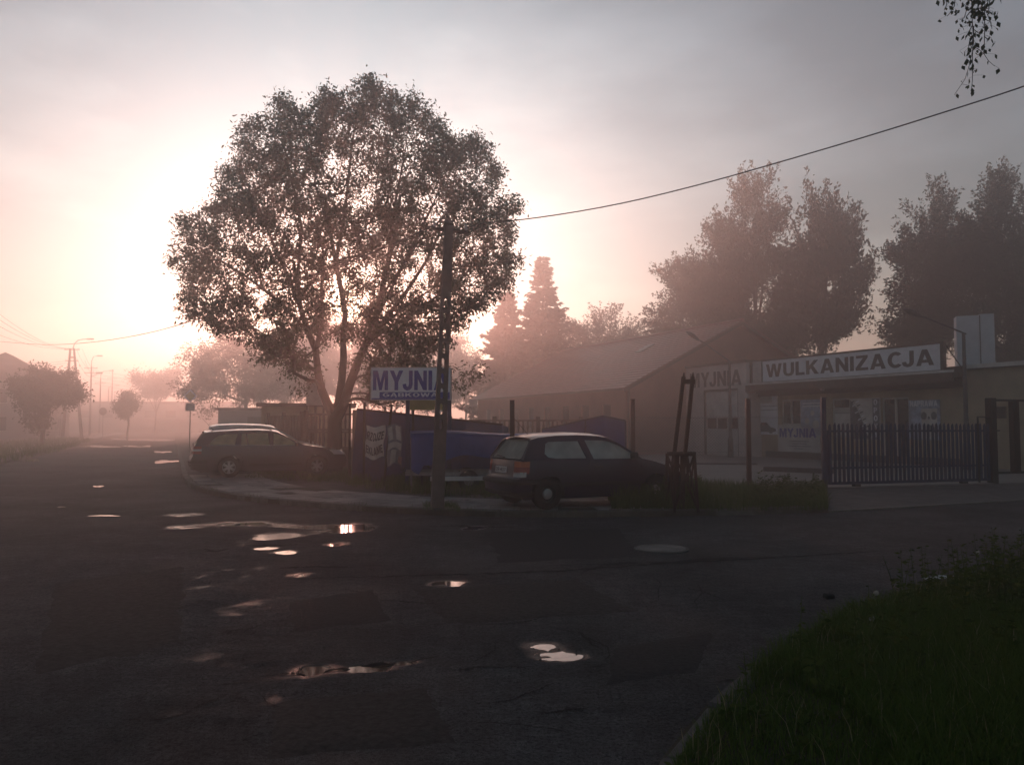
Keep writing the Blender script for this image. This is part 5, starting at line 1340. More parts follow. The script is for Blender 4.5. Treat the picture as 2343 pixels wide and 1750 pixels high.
# ================================================================ cars
def lerp_tab(tab, x):
    if x <= tab[0][0]: return tab[0][1]
    for (a, b), (c, d) in zip(tab[:-1], tab[1:]):
        if x <= c: return b + (d - b) * (x - a) / (c - a)
    return tab[-1][1]
def sm_tab(tab, x, w=.06):
    return sum(lerp_tab(tab, x + w * k) * g_ for k, g_ in ((-1, .2), (-.5, .2), (0, .2), (.5, .2), (1, .2)))
def build_car(S, name, label, loc, rotz, paint, glass, detail=True):
    """S: measurements; local x forward from the rear bumper, z up from the ground"""
    t = thing(name, label, 'car', loc, rotz)
    L, HWd = S['L'], S['W'] / 2
    sill, top = S['sill'], S['top']
    xr, xf = S['xr'], S['xf']                      # rear and front profile: (z, x)
    wr, arch = S['wr'], S['arch']
    zs_top = S['top']
    def plan(x): 
        k = abs(2 * x / L - 1); return 1 - .13 * k ** 5 - .02 * k * k
    def prof(z):
        return lerp_tab([(0, .90), (sill, .94), (.42, .985), (.58, 1.0), (.74, .99), (.95, .945), (1.1, .92)], z)
    N = 90; R = 12
    ss = sorted(set([i / N for i in range(N + 1)] + [(w + arch * k) / L for w in S['wheels'] for k in (-1.001, -.999, -.96, -.9, -.8, .8, .9, .96, .999, 1.001)]))
    def px_(s, z):
        return s * L + (1 - s) ** 5 * lerp_tab(xr, z) - s ** 5 * (L - lerp_tab(xf, z))
    def low(x):
        z = sill
        for w in S['wheels']:
            q = arch * arch - (x - w) ** 2
            if q > 0: z = max(z, wr + math.sqrt(q) * .98)
        return z
    cols = []
    for s in ss:
        x0 = s * L; zl = low(x0); zu = sm_tab(top, x0); zu = max(zu, zl + .02)
        if s < .02 or s > .98: zl = sill + .04
        cols.append([(px_(s, zl + (zu - zl) * j / R), zl + (zu - zl) * j / R) for j in range(R + 1)])
    q = MB()
    for sg in (1, -1):
        q.grid([[(x, sg * HWd * plan(x) * prof(z), z) for x, z in c] for c in cols])
    # hood
    hood0 = S['cowl']; C = 8
    hc = [i for i, s in enumerate(ss) if s * L >= hood0 - .05]
    P = []
    for i in hc:
        x, z = cols[i][-1]; w = HWd * plan(x) * prof(z)
        P.append([(x, w * (1 - 2 * k / C), z + .055 * (1 - (1 - 2 * k / C) ** 2)) for k in range(C + 1)])
    q.grid(P)
    for e, bul in ((0, -S.get('rb', .06)), (-1, .10)):  # rear and front ends
        P = []
        for j in range(R + 1):
            x, z = cols[e][j]; w = HWd * plan(x) * prof(z)
            P.append([(x + bul * (1 - (1 - 2 * k / C) ** 2), w * (1 - 2 * k / C), z + (.055 * (1 - (1 - 2 * k / C) ** 2) if (j == R and e == -1) else 0)) for k in range(C + 1)])
        q.grid(P)
    body = q.build('body', paint, t, smooth=True)
    # parcel deck and interior floor at the belt line
    dk = [i for i, s in enumerate(ss) if S['deck0'] <= s * L <= hood0 + .02]
    MB().grid([[(cols[i][-1][0], (HWd * plan(cols[i][-1][0]) * prof(cols[i][-1][1]) - .01) * k, cols[i][-1][1] - .012) for k in (-1, 0, 1)] for i in dk]).build('interior', 'interior', t)
    MB().box(.25, L - .3, -HWd * .72, HWd * .72, .17, .5).build('underbody', 'plastic', t)
    # greenhouse sides
    zb = S['belt']; ztop = S['roof_z']; yb = HWd * .945; yt = HWd * S['tum']
    def gy(z): return yb + (yt - yb) * (z - zb) / (ztop - zb)
    for sg in (1, -1):
        f = lambda a, b, h, sg=sg: (a, sg * (gy(b) - h), b)
        gsd = MB().panel(S['side'], S['win'], f, .035).build('pillars', paint, t)
        for wpoly in S['win']:
            MB().prism(wpoly, .012, .018, f).build('side_window', glass, gsd)
        for poly, m in S.get('side_trim', []): MB().prism(poly, -.004, -.001, f).build('trim', m, gsd)
    # roof
    ro = S['roof']; C = 10; P = []
    for (x, z) in ro:
        w = gy(z); P.append([(x - (.05 * (1 - abs(1 - 2 * k / C) ** 2) if x < L * .35 else -.05 * (1 - abs(1 - 2 * k / C) ** 2) if x > L * .44 else 0), w * (1 - 2 * k / C), z + .05 * (1 - abs(1 - 2 * k / C) ** 2.5)) for k in range(C + 1)])
    rf = MB().grid(P); P2 = [[(x, y, z - .03) for x, y, z in r] for r in P]; rf.grid(P2); rf = rf.build('roof', paint, t, smooth=True, fix=False)
    # windscreen
    (xa, za), (xb_, zb_) = S['ws']
    P = []
    for j in range(7):
        k = j / 6; x = xa + (xb_ - xa) * k; z = za + (zb_ - za) * k; w = gy(z) - .02
        P.append([(x + .12 * (1 - (1 - 2 * i / 8) ** 2) * (1 - .5 * k), w * (1 - 2 * i / 8), z + .04 * k * (1 - (1 - 2 * i / 8) ** 2)) for i in range(9)])
    MB().grid(P).build('windscreen', glass, t, smooth=True, fix=False)
    # tailgate with rear window
    (xa, za), (xb_, zb_) = S['tg']
    def tf(a, b, h):
        x = xa + (xb_ - xa) * b; z = za + (zb_ - za) * b; w = gy(z)
        return (x - .06 * (1 - a * a) + h, a * w, z + .03 * b * (1 - a * a))
    def rr(x0, x1, z0, z1, r=.06): return [(x0 + r, z0), (x0, z0 + r), (x0, z1 - r), (x0 + r, z1), (x1 - r, z1), (x1, z1 - r), (x1, z0 + r), (x1 - r, z0)]
    hole = rr(-.84, .84, S.get('rw0', .08), .90)
    # densify so the bulge shows
    def dens(p, n=6):
        o = []
        for a, b in zip(p, p[1:] + p[:1]): o += [(a[0] + (b[0] - a[0]) * i / n, a[1] + (b[1] - a[1]) * i / n) for i in range(n)]
        return o
    tg_ = MB().panel(dens([(-1, 0), (1, 0), (1, 1), (-1, 1)], 8), [dens(hole)], tf, .03).build('tailgate', paint, t)
    MB().panel(dens(hole), [], lambda a, b, h: tf(a, b, h + .012), .006).build('rear_window', S.get('rear_glass', glass), tg_)
    MB().bar(tf(-.05, .10, -.015), tf(.45, .16, -.015), .025, .015).build('wiper', 'plastic', tg_)
    # wheels
    def wheel(x, y, sg):
        w = MB(); r = wr; tw = .095; c = (x, y, r)
        w.lathe([(r * .60, -tw), (r * .93, -tw), (r, -tw * .7), (r, tw * .7), (r * .93, tw), (r * .60, tw)], 32, axis='y', c=c)
        w = w.build('wheel', 'tyre', t, smooth=True)
        rm = MB(); yo = -sg * .0 + sg * (tw * .55)
        rm.lathe([(r * .64, sg * tw * .85), (r * .60, sg * tw * .90), (r * .56, sg * tw * .6), (r * .55, -sg * tw * .2)], 32, axis='y', c=c)
        MB().lathe([(.001, sg * tw * .1), (r * .57, sg * tw * .1)], 24, axis='y', c=c).build('rim_back', 'plastic', w)
        if S['rim'] == 'alloy':
            for k in range(6):
                for da in (-.13, .13):
                    a = 2 * math.pi * k / 6 + math.pi / 2
                    p0 = (x + .05 * math.cos(a + da * 2), y + yo, r + .05 * math.sin(a + da * 2)); p1 = (x + r * .58 * math.cos(a + da), y + yo, r + r * .58 * math.sin(a + da))
                    rm.bar(p0, p1, .032, .03, .028, .025, up=(0, 1, 0))
            rm.lathe([(.001, sg * tw * .8), (.05, sg * tw * .8), (.06, sg * tw * .5)], 16, axis='y', c=c)
            rm.build('rim', 'alloy', w)
        else:
            rm.lathe([(r * .55, sg * tw * .35), (r * .42, sg * tw * .55), (r * .34, sg * tw * .4)], 28, axis='y', c=c); rm.build('rim', 'steel_rim', w)
            MB().lathe([(r * .35, sg * tw * .4), (r * .32, sg * tw * .75), (r * .12, sg * tw * .95), (.001, sg * tw * .95)], 24, axis='y', c=c).build('hubcap', 'hubcap', w)
    for x in S['wheels']:
        for sg in (1, -1): wheel(x, sg * (HWd - .115), sg)
    # seats and steering wheel
    for x in S['seats']:
        for y in (-.36, .36):
            st = MB().bbox(x - .07, x + .07, y - .23, y + .23, zb - .25, zb + .06, .03).build('seat', 'seat', t)
            MB().bbox(x - .09, x - .01, y - .12, y + .12, zb + .08, zb + .24, .03).build('headrest', 'seat', st)
    def sp(x, z, off=0.0, sg=-1): return (x, sg * (HWd * plan(x) * prof(z) + off), z)
    if not detail: return t
    for sg in (1, -1):
        for seam in S['seams']:
            pts = [sp(x, z, .0015, sg) for x, z in seam]; MB().tube(pts, .006, 4).build('door_seam', 'plastic', body)
        for x, z in S['handles']: MB().bar(sp(x, z, .015, sg), sp(x + .17, z + .005, .015, sg), .03, .03).build('door_handle', S.get('handle_mat', 'plastic'), body)
        a, b, z = S['rub']; MB().grid([[sp(a + (b - a) * i / 16, z + dz, .012 if 0 < dz < .06 else .004, sg) for i in range(17)] for dz in (0, .02, .05, .065)]).build('rub_strip', 'plastic', body)
        x, z = S['mirror']; c = Vector(sp(x, z, .09, sg)); mm = MB().bbox(c.x - .06, c.x + .05, c.y - .09, c.y + .09, c.z - .06, c.z + .08, .03).build('mirror', S.get('mirror_mat', 'plastic'), body)
        # tail lamps and head lamps wrap the corners
        for z0, z1, m, x1 in S['tail']:
            P = []
            for zz in (z0, (z0 + z1) / 2, z1):
                xc = lerp_tab(xr, zz); row = [sp(xc + x1 * k, zz, .010, sg) for k in (1, .66, .33, .06)]
                w = HWd * plan(xc) * prof(zz)
                for k in (.97, .88, .78, .70): row.append((xc - S.get('rb', .06) * (1 - k * k) - .010, sg * w * k, zz))
                P.append(row)
            MB().grid(P).build('tail_lamp', m, body, smooth=True)
        P = []
        for zz in (S['head'][0], sum(S['head'][:2]) / 2, S['head'][1]):
            xc = lerp_tab(xf, zz); row = [sp(xc - S['head'][2] * k, zz, .008, sg) for k in (1, .66, .33, .04)]; w = HWd * plan(xc) * prof(zz)
            for k in (.95, .8, .62): row.append((xc + .10 * (1 - k * k) + .008, sg * w * k, zz))
            P.append(row)
        MB().grid(P).build('head_lamp', 'lamp_clear', body, smooth=True)
    def rp(y, z, off=.012):
        xc = lerp_tab(xr, z); w = HWd * plan(xc) * prof(z); return (xc - S.get('rb', .06) * (1 - (y / w) ** 2) - off, y, z)
    z0, z1 = S['plate_z']
    pl = MB().grid([[rp(y, z, .014) for y in (-.26, -.13, 0, .13, .26)] for z in (z0, z1)]).build('number_plate', 'plate', body)
    mb, w = text_mesh('DSR 4K17', (z1 - z0) * .62, .015, width=.44)
    mb.v = [rp(.22 - a, z0 + (z1 - z0) * .2 + c, .018) for a, b, c in mb.v]; mb.build('plate_lettering', 'print_dark', pl, fix=False)
    for z0, z1, m, off in S['bumper']:                  # bumper strips round the tail
        P = []
        for zz, o2 in ((z0, 0), (z0 + .02, off), (z1 - .02, off), (z1, 0)):
            xc = lerp_tab(xr, zz); w = HWd * plan(xc) * prof(zz)
            row = [sp(xc + .45, zz, .004 + o2 * .3, -1), sp(xc + .25, zz, .004 + o2, -1), sp(xc + .08, zz, .004 + o2, -1)]
            row += [(xc - S.get('rb', .06) * (1 - k * k) - .004 - o2, w * k, zz) for k in (-.98, -.85, -.6, -.3, 0, .3, .6, .85, .98)]
            row += [sp(xc + .08, zz, .004 + o2, 1), sp(xc + .25, zz, .004 + o2, 1), sp(xc + .45, zz, .004 + o2 * .3, 1)]
            P.append(row)
        MB().grid(P).build('bumper', m, body, smooth=True)
    xa_, ya_, za_ = S['antenna']; MB().tube([(xa_, ya_, za_), (xa_ - .32, ya_, za_ + .34)], [.006, .003], 5).build('antenna', 'plastic', rf)
    MB().lathe([(.03, 0), (.02, .02), (.006, .03)], 8, c=(xa_, ya_, za_ - .015)).build('antenna_base', 'plastic', rf)
    if S.get('rails'):
        for sg in (1, -1):
            pts = [(x, sg * (gy(z) - .05), z + dz) for x, z, dz in S['rails']]; MB().tube(pts, .017, 6).build('roof_rail', 'chrome', rf)
    if S.get('spoiler'):
        x, z = S['spoiler']; w = gy(z) - .05
        MB().grid([[(x - .02, y, z + .05) for y in (-w, -w * .5, 0, w * .5, w)], [(x - .17, y * .98, z + .035 + .01) for y in (-w, -w * .5, 0, w * .5, w)], [(x - .02, y, z - .0) for y in (-w, -w * .5, 0, w * .5, w)]]).build('spoiler', paint, tg_)
    return t

OCT = dict(L=4.57, W=1.77, sill=.21, belt=.95, roof_z=1.40, tum=.70, wr=.315, arch=.365, wheels=(1.06, 3.64), cowl=3.28, deck0=.16, rb=.07,
    xr=[(.2, .14), (.30, .03), (.46, 0), (.60, .02), (.66, .06), (.80, .07), (.96, .10), (1.1, .12)], xf=[(.2, 4.40), (.32, 4.54), (.46, 4.57), (.60, 4.54), (.70, 4.46), (.80, 4.34), (1.0, 4.2)],
    top=[(0, .95), (.6, .965), (1.6, .955), (2.6, .94), (3.2, .935), (3.34, .955), (3.8, .90), (4.2, .80), (4.42, .72), (4.57, .66)],
    side=[(.10, .945), (3.30, .935), (2.95, 1.10), (2.70, 1.24), (2.46, 1.35), (2.25, 1.395), (1.9, 1.415), (1.3, 1.41), (.8, 1.385), (.40, 1.345), (.30, 1.30), (.18, 1.12)],
    win=[[(.50, .985), (1.22, .975), (1.30, 1.30), (.98, 1.30), (.78, 1.26), (.60, 1.14)], [(1.40, .975), (2.22, .965), (2.18, 1.32), (1.42, 1.31)], [(2.33, .965), (3.02, .96), (3.02, 1.0), (2.74, 1.185), (2.52, 1.28), (2.34, 1.32)]],
    side_trim=[([(1.58, .975), (1.61, .975), (1.57, 1.31), (1.54, 1.31)], 'plastic'), ([(.5, .965), (3.02, .945), (3.02, .957), (.5, .977)], 'chrome')],
    roof=[(.38, 1.345), (.6, 1.37), (.9, 1.392), (1.3, 1.41), (1.9, 1.415), (2.2, 1.40), (2.38, 1.375), (2.50, 1.335)], ws=[(3.26, .945), (2.47, 1.345)], tg=[(.10, .95), (.37, 1.345)],
    rim='alloy', seats=(1.35, 2.25), seams=[[(2.30, .955), (2.30, .30)], [(1.36, .96), (1.34, .75), (1.46, .60), (1.52, .32)], [(3.22, .93), (3.22, .32)], [(1.52, .31), (3.2, .30)]],
    handles=[(1.50, .83), (2.42, .82)], handle_mat='paint_grey', rub=(1.62, 3.18, .36), mirror=(3.02, .99), mirror_mat='paint_grey',
    tail=[(.72, .80, 'tail_red', .22), (.80, .86, 'lamp_clear', .22), (.86, .97, 'tail_red', .20)], head=(.66, .80, .34), plate_z=(.70, .80), bumper=[(.44, .54, 'plastic', .015), (.25, .42, 'plastic', .012)],
    antenna=(.62, 0.0, 1.44), rails=[(.55, 1.365, .01), (.62, 1.37, .05), (1.3, 1.41, .055), (1.9, 1.415, .055), (2.22, 1.395, .05), (2.3, 1.385, .01)], spoiler=(.38, 1.345))
POL = dict(L=3.715, W=1.655, sill=.20, belt=.90, roof_z=1.33, tum=.71, wr=.285, arch=.335, wheels=(.64, 3.04), cowl=2.72, deck0=.14, rb=.07,
    xr=[(.2, .12), (.30, .02), (.45, 0), (.54, .015), (.565, .10), (.80, .13), (.92, .15), (1.1, .16)], xf=[(.2, 3.60), (.32, 3.69), (.45, 3.715), (.58, 3.68), (.66, 3.62), (.8, 3.5), (1.0, 3.4)],
    top=[(0, .90), (.6, .91), (1.5, .90), (2.3, .885), (2.66, .88), (2.76, .90), (3.1, .84), (3.4, .76), (3.6, .68), (3.72, .62)],
    side=[(.14, .90), (2.74, .88), (2.45, 1.08), (2.22, 1.22), (2.05, 1.295), (1.85, 1.335), (1.4, 1.36), (.9, 1.35), (.52, 1.315), (.36, 1.275), (.24, 1.08)],
    win=[[(.66, .955), (.60, 1.02), (.66, 1.20), (.72, 1.235), (1.36, 1.25), (1.47, .925), (.82, .93)], [(1.62, .91), (2.55, .905), (2.58, .94), (2.24, 1.155), (2.08, 1.22), (1.90, 1.255), (1.51, 1.26)]],
    side_trim=[],
    roof=[(.44, 1.275), (.6, 1.312), (.9, 1.345), (1.4, 1.36), (1.8, 1.34), (2.0, 1.31), (2.10, 1.275)], ws=[(2.72, .89), (2.07, 1.285)], tg=[(.15, .90), (.43, 1.285)],
    rim='steel', seats=(1.0, 1.75), seams=[[(1.55, .90), (1.50, .75), (1.50, .26)], [(2.62, .88), (2.62, .28)], [(1.50, .25), (2.6, .25)], [(2.62, .62), (3.3, .60)]],
    handles=[(1.62, .76)], rub=(.95, 2.68, .42), mirror=(2.48, .95),
    tail=[(.60, .69, 'lamp_clear', .10), (.66, .78, 'tail_red', .15), (.78, .88, 'tail_orange', .15)], head=(.56, .70, .22), plate_z=(.66, .775), bumper=[(.46, .56, 'plastic', .045), (.24, .33, 'plastic', .03)],
    antenna=(.62, .0, 1.36), rear_glass='fog_glass', rw0=.06)
MPV = dict(L=4.2, W=1.75, sill=.22, belt=1.0, roof_z=1.56, tum=.74, wr=.31, arch=.355, wheels=(.82, 3.42), cowl=3.3, deck0=.12, rb=.05,
    xr=[(.2, .1), (.3, .02), (.5, 0), (.62, .05), (.9, .08), (1.1, .10)], xf=[(.2, 4.1), (.35, 4.18), (.5, 4.2), (.65, 4.15), (.8, 4.02), (1.0, 3.9)],
    top=[(0, 1.0), (1.5, 1.0), (3.2, .98), (3.36, 1.0), (3.8, .90), (4.05, .78), (4.2, .70)],
    side=[(.10, 1.0), (3.34, .98), (2.9, 1.26), (2.55, 1.44), (2.3, 1.53), (1.9, 1.57), (1.2, 1.585), (.6, 1.56), (.34, 1.50), (.2, 1.25)],
    win=[[(.42, 1.04), (1.22, 1.03), (1.22, 1.45), (.62, 1.44), (.5, 1.3)], [(1.32, 1.03), (2.14, 1.02), (2.12, 1.48), (1.32, 1.46)], [(2.24, 1.02), (3.1, 1.01), (2.76, 1.26), (2.46, 1.42), (2.24, 1.47)]], side_trim=[],
    roof=[(.36, 1.50), (.6, 1.56), (1.2, 1.585), (1.9, 1.57), (2.3, 1.525), (2.42, 1.49)], ws=[(3.30, .99), (2.40, 1.50)], tg=[(.10, 1.0), (.35, 1.50)],
    rim='steel', seats=(1.3, 2.2), seams=[], handles=[], rub=(1, 3, .4), mirror=(3.0, 1.05), tail=[(.8, 1.0, 'tail_red', .1)], head=(.7, .85, .3), plate_z=(.6, .7), bumper=[], antenna=(.6, 0, 1.6))

def place(rear_wheel_pt, S, rotz, lat):
    """where the car's origin goes so that its near rear wheel touches the given point (lat: signed half track)"""
    e = Vector((math.cos(rotz), math.sin(rotz), 0)); n = Vector((-e.y, e.x, 0))
    return rear_wheel_pt - e * S['wheels'][0] - n * lat
rz_o = RAD(22); p = gp(523, 1093, GZ0 + .005)
build_car(OCT, 'estate_car', 'dark grey estate car with alloy wheels parked in front of the big tree', place(p, OCT, rz_o, -.77), rz_o, 'paint_grey', 'dew_glass')
rz_p = RAD(25); p = gp(1250, 1165, GZ0 + .028)
build_car(POL, 'hatchback_car', 'dark navy three-door hatchback parked on the pavement beside the concrete pole', place(p, POL, rz_p, -.715), rz_p, 'paint_navy', 'fog_glass')
p = at(455, 1075, 28.0); p.z = GZ0
build_car(MPV, 'minivan', 'white minivan mostly hidden behind the dark grey estate car', p, RAD(20), 'paint_white', 'glass', detail=False)
p = at(500, 1075, 33.5); p.z = GZ0
build_car(MPV, 'minivan', 'silver minivan farthest of the three parked vehicles, only its roof showing', p, RAD(18), 'paint_silver', 'glass', detail=False)
# ================================================================ vegetation
def leaf_quads(C, Dr, size, rs, wid=.34):
    """diamond leaves: C centres (n,3), Dr main directions, size (n,)"""
    n = len(C); Dr = Dr / np.linalg.norm(Dr, axis=1, keepdims=True)
    r = rs.normal(size=(n, 3)); a = np.cross(Dr, r); a /= np.linalg.norm(a, axis=1, keepdims=True) + 1e-9
    nrm = np.cross(Dr, a); s = size[:, None]
    V = np.stack([C, C + Dr * s * .45 + a * s * wid * .5 + nrm * s * .06, C + Dr * s, C + Dr * s * .45 - a * s * wid * .5 + nrm * s * .06], 1).reshape(-1, 3)
    return V, np.arange(4 * n).reshape(n, 4)

def grow(base, stems, att, rs, tip=.007, step=.35, out=.25):
    """attach attractor points one by one to the nearest node of the growing skeleton"""
    nodes = []; par = []
    for st in stems:
        prev = st[0]                                  # index of the start node or None
        for p in st[1]:
            nodes.append(np.array(p, float)); par.append(-1 if prev is None else prev); prev = len(nodes) - 1
    P = np.array(nodes); par = list(par)
    c = np.array(stems[0][1][-1]); order = np.argsort(np.linalg.norm(att - c, axis=1)); ends = []
    buf = np.zeros((len(P) + len(att) * 14, 3)); k = len(P); buf[:k] = P
    depth = np.zeros(len(buf)); root = np.array(base)
    for i in range(k): depth[i] = 0 if par[i] < 0 else depth[par[i]] + np.linalg.norm(buf[i] - buf[par[i]])
    for ai in order:
        a = att[ai]; d = np.linalg.norm(buf[:k] - a, axis=1)
        up = np.maximum(0, buf[:k, 2] - a[2] + .0)
        j = int(np.argmin(d + out * depth[:k] * .12 + up * .9))
        L = d[j]; n = max(1, min(12, int(L / step)))
        p0 = buf[j].copy(); prev = j; bend = rs.normal(size=3) * .07 * L
        for s in range(1, n + 1):
            t = s / n; q = p0 + (a - p0) * t + bend * math.sin(math.pi * t) + np.array([0, 0, .10 * L * math.sin(math.pi * t)])
            buf[k] = q; par.append(prev); depth[k] = depth[prev] + L / n; prev = k; k += 1
        ends.append(prev)
    P = buf[:k]; r = np.zeros(k)
    kids = [[] for _ in range(k)]
    for i in range(k):
        if par[i] >= 0: kids[par[i]].append(i)
    for i in range(k - 1, -1, -1):
        r[i] = tip if not kids[i] else (sum(r[c_] ** 2.35 for c_ in kids[i])) ** (1 / 2.35)
    return P, par, r, kids, ends
def wood_mesh(P, par, r, kids, rmin=0.0, rmax=9):
    q = MB(); k = len(P); done = set()
    for i in range(k):
        if par[i] < 0: starts = [(None, i)]
        else:
            ks = kids[par[i]]; main = max(ks, key=lambda c: r[c]); starts = [] if main == i else [(par[i], i)]
        for s, j in starts:
            pts = []; rr = []
            if s is not None: pts.append(Vector(P[s])); rr.append(min(r[s], r[j] * 1.15))
            while True:
                pts.append(Vector(P[j])); rr.append(min(rmax, r[j]))
                if not kids[j]: break
                j = max(kids[j], key=lambda c: r[c])
            if len(pts) > 1 and max(rr) > rmin: q.tube(pts, rr, 8 if max(rr) > .08 else 5 if max(rr) > .02 else 3, cap=False)
    return q

def broad_tree(name, label, base, stems, att, per, leaf, spread, m_leaf, seed, stem_r=None, tip=.007, rmax=.4, droop=.35, group=None, up=0.0, cat='tree', wid=.34, plume=0.0):
    rs = np.random.RandomState(seed); base = Vector(base)
    t = thing(name, label, cat, base, 0, group)
    P, par, r, kids, ends = grow(base, stems, np.array(att), rs, tip)
    if stem_r:
        i = 0
        for (r0, r1), st in zip(stem_r, stems):
            n_ = len(st[1])
            for k_ in range(n_): r[i] = r0 + (r1 - r0) * k_ / max(1, n_ - 1) if i < 60 else max(r[i], .02); i += 1
    q = wood_mesh(P, par, r, kids, 0, rmax)
    q.v = [(a - base.x, b - base.y, c - base.z) for a, b, c in q.v]
    q.build('trunk', 'bark', t, smooth=True, fix=False)
    E = P[np.array(ends)]; pr = np.array([P[par[e]] for e in ends]); D = E - pr; D /= np.linalg.norm(D, axis=1, keepdims=True) + 1e-9
    if plume:
        c_ = E.mean(0); o_ = (E - c_) * np.array([1, 1, .35]); o_ /= np.linalg.norm(o_, axis=1, keepdims=True) + 1e-9
        D = D * .3 + o_ * .75 + np.array([0, 0, plume]) + rs.normal(size=D.shape) * .2; D /= np.linalg.norm(D, axis=1, keepdims=True)
    n = len(E); k = rs.poisson(per, n); I = np.repeat(np.arange(n), k)
    tt = rs.uniform(-1.0, .5, len(I))[:, None] if not plume else rs.uniform(-1.2, 1.9, len(I))[:, None]
    C = E[I] + D[I] * tt * spread + rs.normal(size=(len(I), 3)) * spread * (np.array([.36, .36, .30]) if not plume else (.30 - .12 * tt.clip(0, 2)))
    dirs = D[I] * .7 + rs.normal(size=(len(I), 3)) * .8 + np.array([0, 0, -droop + up])
    V, Q = leaf_quads(C, dirs, leaf * rs.uniform(.6, 1.35, len(I)), rs, wid)
    np_quads('crown', V - np.array(base), Q, m_leaf, t)
    return t

# --- the big tree in front of the sun: three stems, crown outline measured on the photograph
TY = 27.0
tb = at(766, 1075, TY); tb.z = GZ0
def tx(px, py, dy=0.0): p = at(px, py, TY + dy); return (p.x, p.y, p.z)
stems = [(None, [(tb.x, TY, GZ0 - .1), (tb.x, TY, GZ0 + .5), tx(766, 985), tx(766, 960)]),
         (3, [tx(752, 930), tx(735, 890, .1), tx(727, 850, .2), tx(722, 800, .3), tx(705, 760, .3), tx(690, 715, .4), tx(680, 660, .5), tx(672, 600, .5)]),
         (3, [tx(775, 920, .2), tx(782, 870, .4), tx(786, 820, .4), tx(785, 770, .3), tx(790, 720, .2), tx(780, 660, .1), tx(768, 600, 0), tx(755, 530, -.2), tx(745, 450, -.3)]),
         (3, [tx(785, 930, -.2), tx(800, 880, -.4), tx(818, 830, -.5), tx(840, 780, -.5), tx(858, 735, -.4), tx(872, 680, -.3), tx(885, 610, -.3), tx(905, 540, -.2), tx(915, 450, 0)]),
         (7, [tx(736, 740, -.3), tx(736, 660, -.6), tx(740, 580, -.8), tx(720, 490, -.9)]),
         (24, [tx(890, 720, -.8), tx(935, 660, -1.2), tx(980, 590, -1.3), tx(1010, 520, -1.2)]),
         (24, [tx(880, 740, .6), tx(930, 700, 1.0), tx(990, 660, 1.3)])]
for st, pts in ((8, [(640, 690, -.6), (560, 630, -1.0), (480, 580, -1.2)]), (9, [(650, 610, .9), (595, 490, 1.3), (550, 390, 1.4)]), (10, [(690, 520, -.4), (660, 380, -.6), (640, 280, -.6)]),
                (18, [(790, 480, .6), (805, 330, .9), (828, 215, .9)]), (25, [(925, 600, -1.6), (990, 470, -2.0), (1035, 360, -1.9)]), (24, [(950, 715, .2), (1050, 640, .4), (1130, 570, .5)]),
                (27, [(905, 460, .9), (930, 330, 1.2), (935, 250, 1.2)]), (6, [(650, 790, -.5), (570, 745, -.9), (490, 705, -1.1)]), (26, [(960, 550, .9), (1060, 450, 1.2), (1110, 380, 1.3)]), (19, [(720, 420, -1.4), (735, 300, -1.6), (760, 230, -1.5)])):
    stems.append((st, [tx(*p) for p in pts]))
STEM_R = [(.27, .23), (.155, .06), (.145, .05), (.165, .055), (.07, .03), (.075, .03), (.06, .03)] + [(.055, .02)] * 10
OUT = [(832, 158), (790, 205), (745, 190), (690, 235), (640, 205), (600, 262), (560, 275), (530, 318), (545, 360), (505, 395), (495, 450), (470, 480), (395, 495), (430, 560), (388, 600), (430, 660), (412, 725), (470, 730), (500, 775),
       (560, 780), (590, 830), (640, 830), (690, 865), (730, 840), (800, 840), (850, 905), (930, 900), (985, 840), (1000, 800), (1050, 790), (1020, 760), (1100, 720), (1120, 680), (1165, 665), (1185, 590), (1165, 520), (1195, 480), (1150, 420), (1125, 330), (1085, 300),
       (1045, 330), (1020, 275), (960, 235), (950, 195), (900, 205), (880, 185)]
OUT = [(x, 560 + (y - 560) * .955 if y < 560 else y) for x, y in OUT]
def crown_points(n, seed, hole=None):
    rs = np.random.RandomState(seed); cx, cy = 790, 560; N_ = n * 6
    x, y = rs.uniform(380, 1200, N_), rs.uniform(155, 910, N_)
    m = inside_np(x, y, OUT); x, y = x[m], y[m]
    lo = np.full(len(x), 6.0)                          # relative radius from the crown centre to its outline
    for k in np.linspace(6, 1, 26): lo = np.where(inside_np(cx + (x - cx) * k, cy + (y - cy) * k, OUT), lo, k)
    rel = 1 / lo; hd = 5.2 * np.sqrt(np.maximum(.03, 1 - rel ** 2))
    dy = rs.uniform(-1, 1, len(x)); dy = np.sign(dy) * np.abs(dy) ** .7 * hd
    r1, r2, r3 = rs.rand(3, len(x))
    ok = ~((np.abs(dy) < hd * .4) & (rel < .6) & (r1 < .35))
    if hole: ok &= ~((((x - hole[0]) / hole[2]) ** 2 + ((y - hole[1]) / hole[3]) ** 2 < 1) & (r2 < hole[4]))
    ok &= ~((y > 760) & (x > 690) & (x < 850) & (r3 < .75))
    return [tx(a, b, c) for a, b, c in zip(x[ok][:n], y[ok][:n], dy[ok][:n])]
att = crown_points(2300, 11, (785, 690, 50, 55, .5))
for (x, y, dy) in ((1075, 870, -1), (1060, 850, -1), (1035, 880, -1), (1090, 850, -.8), (1055, 890, -1.2), (1030, 840, -1), (900, 920, -2), (870, 925, -1.6), (915, 905, -2), (840, 915, -1.4), (1010, 850, -1), (985, 870, -.9), (690, 890, -1), (660, 850, -1.4), (1100, 860, -1)):
    att.append(tx(x, y, dy))
rs_ = np.random.RandomState(77)
